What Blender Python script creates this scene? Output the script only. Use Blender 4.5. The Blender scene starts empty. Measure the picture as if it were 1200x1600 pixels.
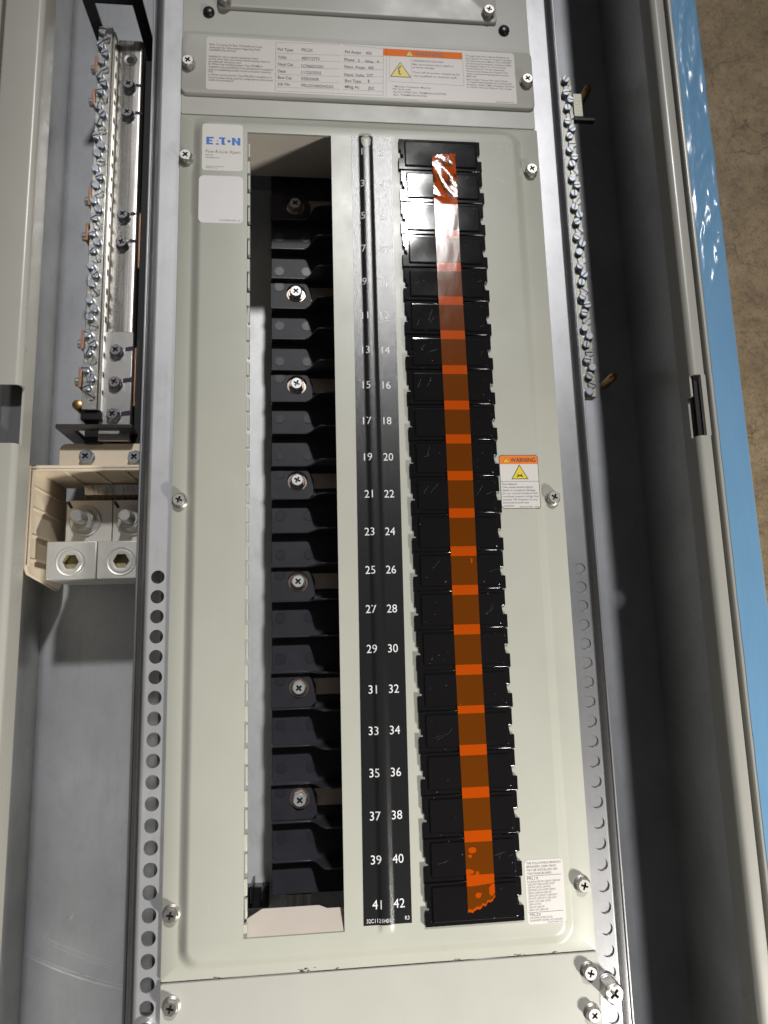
import bpy, bmesh, math, random
from mathutils import Vector, Matrix, Euler, noise

random.seed(7)
SC = bpy.context.scene
COL = SC.collection
S = 0.001                                   # everything below is written in millimetres

# ------------------------------------------------------------------ camera
CAM_LOC = Vector((-33.46, -359.37, 472.49))
CAM_ROT = Euler((0.1754, -0.0982, -0.0282), 'XYZ')
cam_d = bpy.data.cameras.new("camera")
cam = bpy.data.objects.new("camera", cam_d)
COL.objects.link(cam)
cam.location = CAM_LOC * S
cam.rotation_euler = CAM_ROT
cam_d.sensor_fit = 'VERTICAL'
cam_d.sensor_height = 36.0
cam_d.lens = 25.2
cam_d.clip_start = 0.01
cam_d.clip_end = 100.0
cam_d.dof.use_dof = True
cam_d.dof.focus_distance = 0.47
cam_d.dof.aperture_fstop = 9.0
SC.camera = cam

# ------------------------------------------------------------------ world: dim hall with brighter ceiling
W = bpy.data.worlds.new("World")
SC.world = W
W.use_nodes = True
nt = W.node_tree
nt.nodes.clear()
w_out = nt.nodes.new('ShaderNodeOutputWorld')
w_bg = nt.nodes.new('ShaderNodeBackground')
w_tc = nt.nodes.new('ShaderNodeTexCoord')
w_sep = nt.nodes.new('ShaderNodeSeparateXYZ')
w_ramp = nt.nodes.new('ShaderNodeValToRGB')
w_noise = nt.nodes.new('ShaderNodeTexNoise')
w_mul = nt.nodes.new('ShaderNodeMixRGB')
w_mul.blend_type = 'MULTIPLY'
w_mul.inputs[0].default_value = 0.85
w_noise.inputs['Scale'].default_value = 2.2
w_noise.inputs['Detail'].default_value = 1.5
w_nr = nt.nodes.new('ShaderNodeValToRGB')
w_nr.color_ramp.elements[0].position = 0.38
w_nr.color_ramp.elements[0].color = (0.25, 0.26, 0.28, 1)
w_nr.color_ramp.elements[1].position = 0.66
w_nr.color_ramp.elements[1].color = (1.6, 1.6, 1.6, 1)
w_ramp.color_ramp.elements[0].position = 0.0
w_ramp.color_ramp.elements[0].color = (0.10, 0.095, 0.09, 1)
w_ramp.color_ramp.elements[1].position = 1.0
w_ramp.color_ramp.elements[1].color = (0.20, 0.20, 0.205, 1)
nt.links.new(w_tc.outputs['Generated'], w_sep.inputs[0])
nt.links.new(w_sep.outputs['Z'], w_ramp.inputs[0])
nt.links.new(w_tc.outputs['Generated'], w_noise.inputs['Vector'])
nt.links.new(w_noise.outputs['Fac'], w_nr.inputs[0])
nt.links.new(w_ramp.outputs[0], w_mul.inputs[1])
nt.links.new(w_nr.outputs[0], w_mul.inputs[2])
nt.links.new(w_mul.outputs[0], w_bg.inputs[0])
w_bg.inputs[1].default_value = 0.34
nt.links.new(w_bg.outputs[0], w_out.inputs[0])

# ------------------------------------------------------------------ lamps (one overhead, one low to the side)
def lamp(name, loc, aim, size, watts, colour, spread=180):
    d = bpy.data.lights.new(name, 'AREA')
    d.shape = 'DISK'
    d.size = size
    d.energy = watts
    d.color = colour
    d.spread = math.radians(spread)
    o = bpy.data.objects.new(name, d)
    COL.objects.link(o)
    o.location = Vector(loc) * S
    o.rotation_euler = (Vector(aim) * S - o.location).to_track_quat('-Z', 'Y').to_euler()
    return o
lamp("ceiling_lamp", (330, 1330, 2150), (40, -900, 0), 0.17, 6.6, (1.0, 0.99, 0.975), 60)
lamp("side_lamp", (940, -1355, 800), (40, -660, 0), 0.16, 2.5, (1.0, 0.965, 0.89), 48)

# ------------------------------------------------------------------ colour management
SC.view_settings.view_transform = 'Standard'
SC.view_settings.look = 'None'
SC.view_settings.exposure = 0.0
SC.view_settings.gamma = 1.0
SC.view_settings.use_curve_mapping = False
SC.cycles.max_bounces = 8
SC.cycles.use_denoising = True

# ------------------------------------------------------------------ maths helpers
_M = CAM_ROT.to_matrix()
def at(px, py, z):
    """world millimetres of a photograph pixel on the horizontal plane z"""
    d = _M @ Vector(((px - 600) / 1120.0, -(py - 800) / 1120.0, -1.0))
    t = (z - CAM_LOC.z) / d.z
    p = CAM_LOC + d * t
    return p.x, p.y

def rrect(x0, x1, y0, y1, r, n=6):
    pts = []
    for cx, cy, a0 in ((x1 - r, y1 - r, 0), (x0 + r, y1 - r, 90), (x0 + r, y0 + r, 180), (x1 - r, y0 + r, 270)):
        for i in range(n + 1):
            a = math.radians(a0 + 90.0 * i / n)
            pts.append((cx + r * math.cos(a), cy + r * math.sin(a)))
    return pts

def circ(cx, cy, r, n=24, a0=0.0):
    return [(cx + r * math.cos(a0 + 2 * math.pi * i / n), cy + r * math.sin(a0 + 2 * math.pi * i / n)) for i in range(n)]

class MB:
    """collects shapes in one bmesh"""
    def __init__(self):
        self.bm = bmesh.new()
        self.mi = 0
    def v(self, p):
        return self.bm.verts.new(Vector(p) * S)
    def face(self, vs):
        try:
            f = self.bm.faces.new(vs)
            f.material_index = self.mi
            return f
        except ValueError:
            return None
    def poly(self, pts):
        return self.face([self.v(p) for p in pts])
    def prism(self, pts, z0, z1, top=True, bottom=True):
        a = [self.v((x, y, z0)) for x, y in pts]
        b = [self.v((x, y, z1)) for x, y in pts]
        n = len(pts)
        for i in range(n):
            self.face([a[i], a[(i + 1) % n], b[(i + 1) % n], b[i]])
        if top: self.face(b)
        if bottom: self.face(a[::-1])
    def box(self, x0, x1, y0, y1, z0, z1):
        x0, x1 = min(x0, x1), max(x0, x1)
        y0, y1 = min(y0, y1), max(y0, y1)
        z0, z1 = min(z0, z1), max(z0, z1)
        self.prism([(x0, y0), (x1, y0), (x1, y1), (x0, y1)], z0, z1)
    def loft(self, loops, closed=True, cap0=False, cap1=False):
        vs = [[self.v(p) for p in l] for l in loops]
        n = len(vs[0])
        for a, b in zip(vs[:-1], vs[1:]):
            for i in range(n if closed else n - 1):
                j = (i + 1) % n
                self.face([a[i], a[j], b[j], b[i]])
        if cap0: self.face(vs[0][::-1])
        if cap1: self.face(vs[-1])
        return vs
    def lathe(self, cx, cy, prof, n=28, cap0=False, cap1=True, a0=0.0):
        return self.loft([[(x, y, z) for x, y in circ(cx, cy, r, n, a0)] for r, z in prof], True, cap0, cap1)
    def fill(self, loops3):
        """fill a planar region bounded by loops (outer and holes)"""
        es = []
        for l in loops3:
            vs = [self.v(p) for p in l] if not hasattr(l[0], 'co') else l
            for i in range(len(vs)):
                a, b = vs[i], vs[(i + 1) % len(vs)]
                e = self.bm.edges.get((a, b)) or self.bm.edges.new((a, b))
                es.append(e)
        g = bmesh.ops.triangle_fill(self.bm, use_beauty=True, use_dissolve=False, edges=es, normal=(0, 0, 1))
        for f in g['geom']:
            if isinstance(f, bmesh.types.BMFace):
                f.material_index = self.mi
    def extrude_y(self, prof, y0, y1, caps=True):
        """closed profile of (x, z) swept along y"""
        a = [self.v((x, y0, z)) for x, z in prof]
        b = [self.v((x, y1, z)) for x, z in prof]
        n = len(prof)
        for i in range(n):
            j = (i + 1) % n
            self.face([a[i], a[j], b[j], b[i]])
        if caps:
            self.face(a[::-1]); self.face(b)
    def sheet_y(self, line, th, y0, y1):
        """open (x, z) line thickened by th and swept along y"""
        n = len(line)
        nor = []
        for i in range(n):
            p0 = Vector(line[max(i - 1, 0)]); p1 = Vector(line[min(i + 1, n - 1)])
            d = (p1 - p0).normalized()
            nor.append(Vector((d.y, -d.x)))
        low = [(line[i][0] + nor[i].x * th, line[i][1] + nor[i].y * th) for i in range(n)]
        self.extrude_y(list(line) + low[::-1], y0, y1)
    def extrude_x(self, prof, x0, x1):
        """closed profile of (y, z) swept along x"""
        a = [self.v((x0, y, z)) for y, z in prof]
        b = [self.v((x1, y, z)) for y, z in prof]
        n = len(prof)
        for i in range(n):
            j = (i + 1) % n
            self.face([a[i], a[j], b[j], b[i]])
        self.face(a[::-1]); self.face(b)
    def text(self, s, x, y, z, h, width=None, bold=0.0, align='LEFT', zfun=None, skew=0.0, mono=False, squeeze=1.0):
        """flat lettering: x,y = left end of the baseline, h = capital height"""
        cu = bpy.data.curves.new("lettering", 'FONT')
        cu.body = s
        cu.size = 1.0
        cu.resolution_u = 3
        cu.offset = bold
        if mono: cu.space_character = 1.18
        o = bpy.data.objects.new("lettering", cu)
        COL.objects.link(o)
        dg = bpy.context.evaluated_depsgraph_get()
        me = bpy.data.meshes.new_from_object(o.evaluated_get(dg))
        bpy.data.objects.remove(o)
        bpy.data.curves.remove(cu)
        if not me.vertices:
            return
        k = h / 0.72
        xs = [v.co.x for v in me.vertices]
        w0 = (max(xs) - min(xs)) * k
        kx = k * squeeze
        if width: kx = k * width / max(w0, 1e-6)
        ox = -min(xs) * kx
        if align == 'RIGHT': ox = -max(xs) * kx
        if align == 'CENTER': ox = -(max(xs) + min(xs)) * 0.5 * kx
        vs = []
        for v in me.vertices:
            X = x + ox + v.co.x * kx
            Y = y + v.co.y * k + skew * (v.co.x * kx)
            vs.append(self.v((X, Y, z if zfun is None else zfun(X, Y))))
        for p in me.polygons:
            self.face([vs[i] for i in p.vertices])
        bpy.data.meshes.remove(me)
    def line(self, p0, p1, w, z):
        a, b = Vector(p0), Vector(p1)
        d = (b - a).normalized()
        n = Vector((-d.y, d.x)) * w / 2
        self.poly([(a.x + n.x, a.y + n.y, z), (a.x - n.x, a.y - n.y, z), (b.x - n.x, b.y - n.y, z), (b.x + n.x, b.y + n.y, z)])
    def done(self, name, mats, parent=None, bevel=0.0, smooth=35, seg=2, origin=None, up=False):
        bmesh.ops.remove_doubles(self.bm, verts=self.bm.verts, dist=1e-7)
        if up:
            for f in self.bm.faces:
                f.normal_update()
                if f.normal.z < 0: f.normal_flip()
        else:
            bmesh.ops.recalc_face_normals(self.bm, faces=self.bm.faces)
        me = bpy.data.meshes.new(name)
        if origin:
            bmesh.ops.translate(self.bm, verts=self.bm.verts, vec=-Vector(origin) * S)
        self.bm.to_mesh(me)
        self.bm.free()
        if not isinstance(mats, (list, tuple)): mats = [mats]
        for m in mats: me.materials.append(m)
        if smooth:
            me.polygons.foreach_set('use_smooth', [True] * len(me.polygons))
            me.set_sharp_from_angle(angle=math.radians(smooth))
        o = bpy.data.objects.new(name, me)
        COL.objects.link(o)
        if origin: o.location = Vector(origin) * S
        if parent: attach(o, parent)
        if bevel:
            b = o.modifiers.new("edge", 'BEVEL')
            b.width = bevel * S
            b.segments = seg
            b.limit_method = 'ANGLE'
            b.angle_limit = math.radians(40)
            b.harden_normals = False
        return o

WORLD = {}
def attach(o, parent):
    """parent o without moving it (parents are only ever translated)"""
    off = Vector((0, 0, 0))
    q = parent
    while q is not None:
        off += q.location
        q = q.parent
    o.location = o.location - off
    o.parent = parent

def tag(o, label=None, cat=None, group=None, kind=None):
    if label: o["label"] = label
    if cat: o["category"] = cat
    if group: o["group"] = group
    if kind: o["kind"] = kind
    return o

def thing(name, label, cat, loc, group=None):
    o = bpy.data.objects.new(name, None)
    o.empty_display_size = 0.01
    COL.objects.link(o)
    o.location = Vector(loc) * S
    return tag(o, label, cat, group)

def copy_part(src, name_parent, dx, dy, dz=0.0, rz=0.0):
    c = src.copy()
    COL.objects.link(c)
    c.parent = name_parent
    c.location = src.location + Vector((dx, dy, dz)) * S
    c.rotation_euler = (0, 0, rz)
    return c

# ------------------------------------------------------------------ materials
def mat(name, base, rough=0.5, metal=0.0, spec=0.5, coat=0.0, coat_rough=0.1):
    m = bpy.data.materials.new(name)
    m.use_nodes = True
    b = m.node_tree.nodes['Principled BSDF']
    b.inputs['Base Color'].default_value = (*base, 1)
    b.inputs['Roughness'].default_value = rough
    b.inputs['Metallic'].default_value = metal
    b.inputs['Specular IOR Level'].default_value = spec
    b.inputs['Coat Weight'].default_value = coat
    b.inputs['Coat Roughness'].default_value = coat_rough
    return m

def nodes(m):
    t = m.node_tree
    return t, t.nodes['Principled BSDF']

def coord(t, scale=(1, 1, 1), kind='Object'):
    tc = t.nodes.new('ShaderNodeTexCoord')
    mp = t.nodes.new('ShaderNodeMapping')
    mp.inputs['Scale'].default_value = scale
    t.links.new(tc.outputs[kind], mp.inputs[0])
    return mp.outputs[0]

def geo_coord(t, scale=(1, 1, 1)):
    g = t.nodes.new('ShaderNodeNewGeometry')
    mp = t.nodes.new('ShaderNodeMapping')
    mp.inputs['Scale'].default_value = scale
    t.links.new(g.outputs['Position'], mp.inputs[0])
    return mp.outputs[0]

def noise_node(t, vec, scale, detail=3.0, rough=0.55, dist=0.0):
    n = t.nodes.new('ShaderNodeTexNoise')
    n.inputs['Scale'].default_value = scale
    n.inputs['Detail'].default_value = detail
    n.inputs['Roughness'].default_value = rough
    n.inputs['Distortion'].default_value = dist
    t.links.new(vec, n.inputs['Vector'])
    return n.outputs['Fac']

def ramp(t, fac, stops):
    r = t.nodes.new('ShaderNodeValToRGB')
    els = r.color_ramp.elements
    while len(els) < len(stops): els.new(0.5)
    for e, (p, c) in zip(els, stops):
        e.position = p
        e.color = (*c, 1) if isinstance(c, (tuple, list)) else (c, c, c, 1)
    t.links.new(fac, r.inputs[0])
    return r.outputs[0]

def mixc(t, a, b, fac, mode='MIX'):
    m = t.nodes.new('ShaderNodeMixRGB')
    m.blend_type = mode
    for i, q in ((1, a), (2, b)):
        if isinstance(q, (tuple, list)): m.inputs[i].default_value = (*q, 1)
        else: t.links.new(q, m.inputs[i])
    if isinstance(fac, float): m.inputs[0].default_value = fac
    else: t.links.new(fac, m.inputs[0])
    return m.outputs[0]

def bump(t, b, h, strength, dist=0.0002):
    n = t.nodes.new('ShaderNodeBump')
    n.inputs['Strength'].default_value = strength
    n.inputs['Distance'].default_value = dist
    t.links.new(h, n.inputs['Height'])
    t.links.new(n.outputs[0], b.inputs['Normal'])
    return n

def painted(name, base, rough=0.34):
    m = mat(name, base, rough, 0.0, 0.5)
    t, b = nodes(m)
    v = geo_coord(t)
    big = noise_node(t, v, 9, 4, 0.6)
    col = ramp(t, big, [(0.3, tuple(c * 0.95 for c in base)), (0.7, tuple(min(1, c * 1.03) for c in base))])
    sp = noise_node(t, v, 900, 1, 0.5)
    dots = ramp(t, sp, [(0.74, 0.0), (0.78, 1.0)])
    gate = ramp(t, noise_node(t, v, 70, 2), [(0.52, 0.0), (0.6, 0.45)])
    dots = mixc(t, dots, gate, 1.0, 'MULTIPLY')
    col = mixc(t, col, tuple(c * 0.45 for c in base), dots)
    # faint grey handling smudges drawn along the sheet
    sm = ramp(t, noise_node(t, geo_coord(t, (30, 9, 30)), 1.0, 5, 0.65), [(0.58, 0.0), (0.75, 0.10)])
    col = mixc(t, col, tuple(c * 0.6 for c in base), sm)
    t.links.new(col, b.inputs['Base Color'])
    r = ramp(t, noise_node(t, v, 25, 4, 0.6), [(0.3, rough * 0.85), (0.7, rough * 1.2)])
    t.links.new(r, b.inputs['Roughness'])
    bump(t, b, noise_node(t, v, 1100, 2, 0.5), 0.16, 0.00014)
    return m

def galv(name, base, rough=0.38, grain=0.25, metal=1.0):
    m = mat(name, base, rough, metal)
    t, b = nodes(m)
    v = geo_coord(t)
    n1 = noise_node(t, v, 14, 5, 0.6)
    n2 = noise_node(t, v, 2300, 2, 0.6)
    n3 = noise_node(t, geo_coord(t, (260, 12, 260)), 1.0, 3, 0.6)
    n4 = noise_node(t, geo_coord(t, (90, 45, 90)), 1.0, 6, 0.7, 0.6)
    col = ramp(t, n1, [(0.3, tuple(c * 0.82 for c in base)), (0.72, tuple(min(1, c * 1.08) for c in base))])
    col = mixc(t, col, tuple(c * 0.72 for c in base), ramp(t, n2, [(0.45, 0.0), (0.75, grain * 2)]))
    col = mixc(t, col, tuple(c * 0.7 for c in base), ramp(t, n3, [(0.56, 0.0), (0.8, 0.35)]))
    col = mixc(t, col, tuple(c * 0.62 for c in base), ramp(t, n4, [(0.50, 0.0), (0.78, 0.40)]))
    t.links.new(col, b.inputs['Base Color'])
    r = ramp(t, n2, [(0.3, rough * 0.85), (0.7, rough * 1.15)])
    t.links.new(r, b.inputs['Roughness'])
    bump(t, b, n2, grain, 0.0001)
    return m

M_PAINT = painted("light_grey_paint", (0.445, 0.444, 0.385))
M_PAINT_COOL = painted("grey_paint_cooler", (0.43, 0.425, 0.385), 0.40)
M_TRIM = painted("trim_paint", (0.40, 0.39, 0.35), 0.30)
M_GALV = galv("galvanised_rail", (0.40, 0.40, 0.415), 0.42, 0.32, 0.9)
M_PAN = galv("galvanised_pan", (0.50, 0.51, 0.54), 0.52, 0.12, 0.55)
M_GALVL = galv("galvanised_rail_lit", (0.56, 0.56, 0.575), 0.45, 0.32, 0.55)  # lighter copy of the rail metal; the left rail's lit look is in its colour
M_WALL = galv("galvanised_wall", (0.66, 0.655, 0.62), 0.42, 0.12, 0.85)
M_WEB = galv("rail_web_metal", (0.42, 0.42, 0.43), 0.30, 0.12, 1.0)
M_SLOTPAN = galv("bright_zinc_pan", (0.86, 0.87, 0.88), 0.55, 0.12, 0.45)
M_PLSCREW = galv("nickel_screw", (0.52, 0.50, 0.475), 0.46, 0.05)
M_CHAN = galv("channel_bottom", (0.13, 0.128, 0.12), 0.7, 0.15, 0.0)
M_ZINC = galv("zinc_screw", (0.78, 0.77, 0.75), 0.27, 0.08)
M_BLUEZINC = galv("blue_zinc_screw", (0.56, 0.60, 0.66), 0.34, 0.10)
M_TIN = galv("tin_plated_bar", (0.66, 0.635, 0.60), 0.30, 0.16)
t, b = nodes(M_TIN)
_old = b.inputs['Base Color'].links[0].from_socket
stk = ramp(t, noise_node(t, geo_coord(t, (420, 7, 420)), 1.0, 4, 0.65), [(0.40, 0.0), (0.62, 0.75)])
col = mixc(t, _old, (0.22, 0.205, 0.19), stk)
mud = ramp(t, noise_node(t, geo_coord(t, (60, 14, 60)), 1.0, 5, 0.65), [(0.45, 0.0), (0.75, 0.6)])
t.links.new(mixc(t, col, (0.30, 0.28, 0.255), mud), b.inputs['Base Color'])
M_ALU = galv("cast_aluminium", (0.80, 0.78, 0.73), 0.42, 0.5, 0.6)
M_SOCKET = galv("socket_wall", (0.42, 0.36, 0.22), 0.4, 0.1, 0.4)
M_NUT = galv("nut_zinc", (0.66, 0.65, 0.63), 0.40, 0.06, 0.85)
M_COPPER = galv("copper", (0.62, 0.33, 0.23), 0.42, 0.08, 0.75)
M_BRASS = galv("brass_stud", (0.50, 0.30, 0.12), 0.35, 0.1)
M_DARK = mat("recess_dark", (0.015, 0.014, 0.013), 0.6)
M_CROSS = mat("cross_recess", (0.10, 0.095, 0.09), 0.4, 0.8)

M_BLACK = mat("black_gloss_plastic", (0.0075, 0.0068, 0.0072), 0.16, 0, 0.42)
t, b = nodes(M_BLACK)
v = geo_coord(t)
t.links.new(ramp(t, noise_node(t, v, 38, 5, 0.65), [(0.3, 0.06), (0.72, 0.085)]), b.inputs['Roughness'])
scr = noise_node(t, geo_coord(t, (900, 120, 200)), 1.0, 2, 0.6)
dst = ramp(t, noise_node(t, v, 620, 1), [(0.775, 0.0), (0.80, 0.8)])
t.links.new(mixc(t, (0.0075, 0.0068, 0.0072), (0.20, 0.20, 0.20), dst), b.inputs['Base Color'])
bump(t, b, noise_node(t, v, 30, 1, 0.5), 0.11, 0.0016)

M_BLACKSTRIP = mat("black_label_vinyl", (0.010, 0.010, 0.011), 0.26, 0, 0.75)
t, b = nodes(M_BLACKSTRIP)
v = geo_coord(t)
bump(t, b, noise_node(t, v, 1500, 2, 0.6), 0.5, 0.0002)

M_CHAR = mat("charcoal_plastic", (0.030, 0.030, 0.036), 0.5, 0, 0.32)
t, b = nodes(M_CHAR)
v = geo_coord(t)
t.links.new(ramp(t, noise_node(t, v, 60, 4, 0.6), [(0.3, (0.030, 0.0295, 0.038)), (0.75, (0.044, 0.0435, 0.053))]), b.inputs['Base Color'])
bump(t, b, noise_node(t, v, 1400, 2, 0.5), 0.10, 0.0002)
M_CHARG = mat("charcoal_plastic_edge", (0.040, 0.039, 0.048), 0.30, 0, 0.5)
M_PIP = mat("ejector_mark_plastic", (0.030, 0.031, 0.040), 0.35)
M_BLKPL = mat("black_moulded_plastic", (0.011, 0.011, 0.012), 0.34)
M_BLKMET = galv("black_painted_steel", (0.055, 0.05, 0.047), 0.32, 0.1, 0.3)

M_TAN = mat("beige_polyester", (0.74, 0.63, 0.49), 0.5)
t, b = nodes(M_TAN)
v = geo_coord(t)
t.links.new(ramp(t, noise_node(t, v, 35, 5, 0.6), [(0.3, (0.715, 0.605, 0.47)), (0.7, (0.765, 0.655, 0.51))]), b.inputs['Base Color'])
bump(t, b, noise_node(t, v, 300, 2, 0.5), 0.08, 0.0002)
M_TANPALE = mat("pale_barrier_board", (0.60, 0.53, 0.45), 0.55)
t, b = nodes(M_TANPALE)
v = geo_coord(t)
t.links.new(ramp(t, noise_node(t, v, 40, 5, 0.6), [(0.3, (0.74, 0.655, 0.56)), (0.7, (0.79, 0.705, 0.61))]), b.inputs['Base Color'])
M_TAB = mat("tinned_stab", (0.52, 0.42, 0.34), 0.35, 0.7)

def paper(name, base, rough=0.42):
    m = mat(name, base, rough)
    t, b = nodes(m)
    v = geo_coord(t)
    t.links.new(ramp(t, noise_node(t, v, 45, 3), [(0.3, tuple(c * 0.965 for c in base)), (0.7, base)]), b.inputs['Base Color'])
    return m
M_LABEL = paper("white_label", (0.66, 0.63, 0.60))
M_LABELCREAM = paper("cream_nameplate", (0.63, 0.585, 0.55))
M_INK = mat("black_ink", (0.02, 0.02, 0.02), 0.5)
M_INKSOFT = mat("grey_ink", (0.10, 0.10, 0.10), 0.5)
M_WHITEINK = mat("white_ink", (0.78, 0.78, 0.78), 0.45)
M_ORANGE = mat("orange_ink", (0.80, 0.19, 0.015), 0.55, 0, 0.35)
M_YELLOW = mat("yellow_ink", (0.72, 0.56, 0.02), 0.42)
M_BLUE = mat("blue_ink", (0.0, 0.13, 0.50), 0.4)
M_BROWNINK = mat("brown_ink", (0.16, 0.11, 0.09), 0.5)
M_PURPLE = mat("purple_marker", (0.035, 0.012, 0.045), 0.4)

M_FILM = mat("blue_protective_film", (0.17, 0.34, 0.54), 0.22, 0, 0.5)
t, b = nodes(M_FILM)
v = geo_coord(t)
n1 = noise_node(t, geo_coord(t, (30, 8, 30)), 1.0, 4, 0.55)
t.links.new(ramp(t, n1, [(0.3, (0.155, 0.32, 0.515)), (0.7, (0.185, 0.365, 0.565))]), b.inputs['Base Color'])
bump(t, b, noise_node(t, geo_coord(t, (160, 26, 160)), 1.0, 3, 0.5), 0.30, 0.0014)

def tape_mat(name, base, rough):
    m = mat(name, base, rough, 0, 0.36)
    t, b = nodes(m)
    v = geo_coord(t)
    free = (0.40, 0.056, 0.0015)
    bub = ramp(t, noise_node(t, v, 260, 1, 0.5), [(0.765, 0.0), (0.775, 1.0)])
    t.links.new(mixc(t, base, free, bub), b.inputs['Base Color'])
    # woven micro texture of the film
    vo = t.nodes.new('ShaderNodeTexVoronoi')
    vo.inputs['Scale'].default_value = 1150
    vo.inputs['Randomness'].default_value = 0.35
    t.links.new(v, vo.inputs['Vector'])
    bump(t, b, vo.outputs['Distance'], 0.16, 0.0002)
    return m
M_TAPE_ON = tape_mat("orange_tape_stuck", (0.125, 0.030, 0.0010), 0.12)
M_TAPE_FREE = tape_mat("orange_tape_loose", (0.43, 0.058, 0.0008), 0.12)

M_FLOOR = mat("concrete", (0.20, 0.15, 0.11), 0.55)
t, b = nodes(M_FLOOR)
v = geo_coord(t)
n1 = noise_node(t, v, 22, 8, 0.68, 0.4)
n2 = noise_node(t, v, 160, 5, 0.7)
col = ramp(t, n1, [(0.28, (0.23, 0.162, 0.09)), (0.5, (0.37, 0.265, 0.15)), (0.75, (0.51, 0.38, 0.23))])
col = mixc(t, col, (0.09, 0.068, 0.05), ramp(t, n2, [(0.5, 0.0), (0.75, 0.7)]))
col = mixc(t, col, (0.42, 0.36, 0.30), ramp(t, noise_node(t, v, 300, 2), [(0.70, 0.0), (0.76, 0.7)]))
vo = t.nodes.new('ShaderNodeTexVoronoi')
vo.feature = 'DISTANCE_TO_EDGE'
vo.inputs['Scale'].default_value = 11
nv = t.nodes.new('ShaderNodeTexNoise')
nv.inputs['Scale'].default_value = 14
nv.inputs['Detail'].default_value = 6
t.links.new(v, nv.inputs['Vector'])
ad = t.nodes.new('ShaderNodeVectorMath')
ad.operation = 'MULTIPLY_ADD'
t.links.new(nv.outputs['Color'], ad.inputs[0])
ad.inputs[1].default_value = (0.09, 0.09, 0.09)
t.links.new(v, ad.inputs[2])
t.links.new(ad.outputs[0], vo.inputs['Vector'])
col = mixc(t, col, (0.07, 0.05, 0.035), ramp(t, noise_node(t, v, 520, 4, 0.7), [(0.52, 0.0), (0.72, 0.75)]))
col = mixc(t, col, (0.50, 0.42, 0.32), ramp(t, noise_node(t, v, 900, 2), [(0.62, 0.0), (0.74, 0.45)]))
crk = ramp(t, vo.outputs['Distance'], [(0.0, 0.6), (0.012, 0.0)])
crk = mixc(t, crk, ramp(t, noise_node(t, v, 9, 2), [(0.46, 0.0), (0.56, 1.0)]), 1.0, 'MULTIPLY')
col = mixc(t, col, (0.05, 0.036, 0.026), crk)
t.links.new(col, b.inputs['Base Color'])
bump(t, b, n2, 0.35, 0.002)

# ------------------------------------------------------------------ setting: concrete floor
mb = MB()
mb.poly([(-4000, -4000, -134), (5000, -4000, -134), (5000, 5000, -134), (-4000, 5000, -134)])
tag(mb.done("concrete_floor", M_FLOOR, smooth=0, up=True), kind="structure")

# ------------------------------------------------------------------ enclosure box
YT, YB = 560.0, -900.0
FZ = -122.0
XL, XR = -246.0, 259.0
enc = thing("enclosure_box", "galvanised steel enclosure box lying on the concrete, holding the whole panelboard", "electrical box", (6, -200, FZ))
mb = MB(); mb.box(XL - 1.5, XR + 1.5, YB, YT, FZ - 1.6, FZ); mb.done("back_panel", M_PAN, enc, 0)
mb = MB(); mb.box(XL - 1.6, XL, YB, YT, FZ, 10); mb.done("side_wall", M_WALL, enc)
mb = MB(); mb.box(XR, XR + 1.6, YB, YT, FZ, 10); mb.done("side_wall", M_WALL, enc)
mb = MB(); mb.box(XL, XR, YT - 1.6, YT, FZ, 10); mb.done("end_wall", M_PAN, enc)
mb = MB(); mb.box(XL, XR, YB, YB + 1.6, FZ, 10); mb.done("end_wall", M_PAN, enc)
# scratches worn into the zinc of the pan
mb = MB()
def scratch(px0, px1, py0, py1, sag, w, z=FZ + 0.15, n=14):
    pts = []
    for i in range(n + 1):
        u = i / n
        pts.append(Vector(at(px0 + (px1 - px0) * u, py0 + (py1 - py0) * u + sag * 4 * u * (1 - u), z)))
    for i in range(n):
        ww = w * (0.35 + 0.65 * math.sin(math.pi * (i + 0.5) / n)) * random.uniform(0.5, 1.1)
        mb.line(pts[i], pts[i + 1], ww, z)
M_SCR = mat("bright_scratch", (0.80, 0.82, 0.85), 0.4, 0.6)
for a in ((62, 196, 1460, 1510, 4, .35), (64, 196, 1468, 1520, 4, .3), (62, 194, 1462, 1515, 4, .25), (40, 196, 1488, 1541, 5, .35), (38, 196, 1492, 1546, 6, .8), (44, 196, 1496, 1548, 6, .5), (40, 150, 1490, 1527, 5, .3),
          (60, 85, 1480, 1440, 0, .25), (108, 116, 1440, 1425, 0, .4), (105, 135, 175, 162, 0, .5), (85, 140, 640, 610, 0, .18), (96, 150, 560, 566, 2, .15)):
    scratch(*a)
mb.done("zinc_scratches", M_SCR, enc, smooth=0, up=True)

# ------------------------------------------------------------------ painted trim cover (front frame)
TZ = 24.0
LX, RX = -213.5, 229.5
trim = thing("trim_cover", "grey painted front trim frame around the open box, blue film along its edge", "trim cover", (6, -200, 0))
def arc(cx, cz, r, a0, a1, n=6):
    return [(cx + r * math.cos(math.radians(a0 + (a1 - a0) * i / n)), cz + r * math.sin(math.radians(a0 + (a1 - a0) * i / n))) for i in range(n + 1)]
def inner_strip(mb, side, y0, y1):
    # lip going down at the opening, rounded bend, flat face, small turned-down edge at the seam
    if side > 0:
        prof = [(RX, 6.0)] + arc(RX + 4.0, TZ - 4.0, 4.0, 180, 90) + arc(239.3 - 1.5, TZ - 1.5, 1.5, 90, 0, 3) + [(239.3, TZ - 12)]
        mb.sheet_y(prof, 1.5, y0, y1)
    else:
        prof = [(-239.3, TZ - 12)] + arc(-239.3 + 1.5, TZ - 1.5, 1.5, 180, 90, 3) + arc(LX - 4.0, TZ - 4.0, 4.0, 90, 0) + [(LX, 3.0)]
        mb.sheet_y(prof, 1.5, y0, y1)
NR0, NR1, NRm = -230.0, -186.4, -201.2
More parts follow.
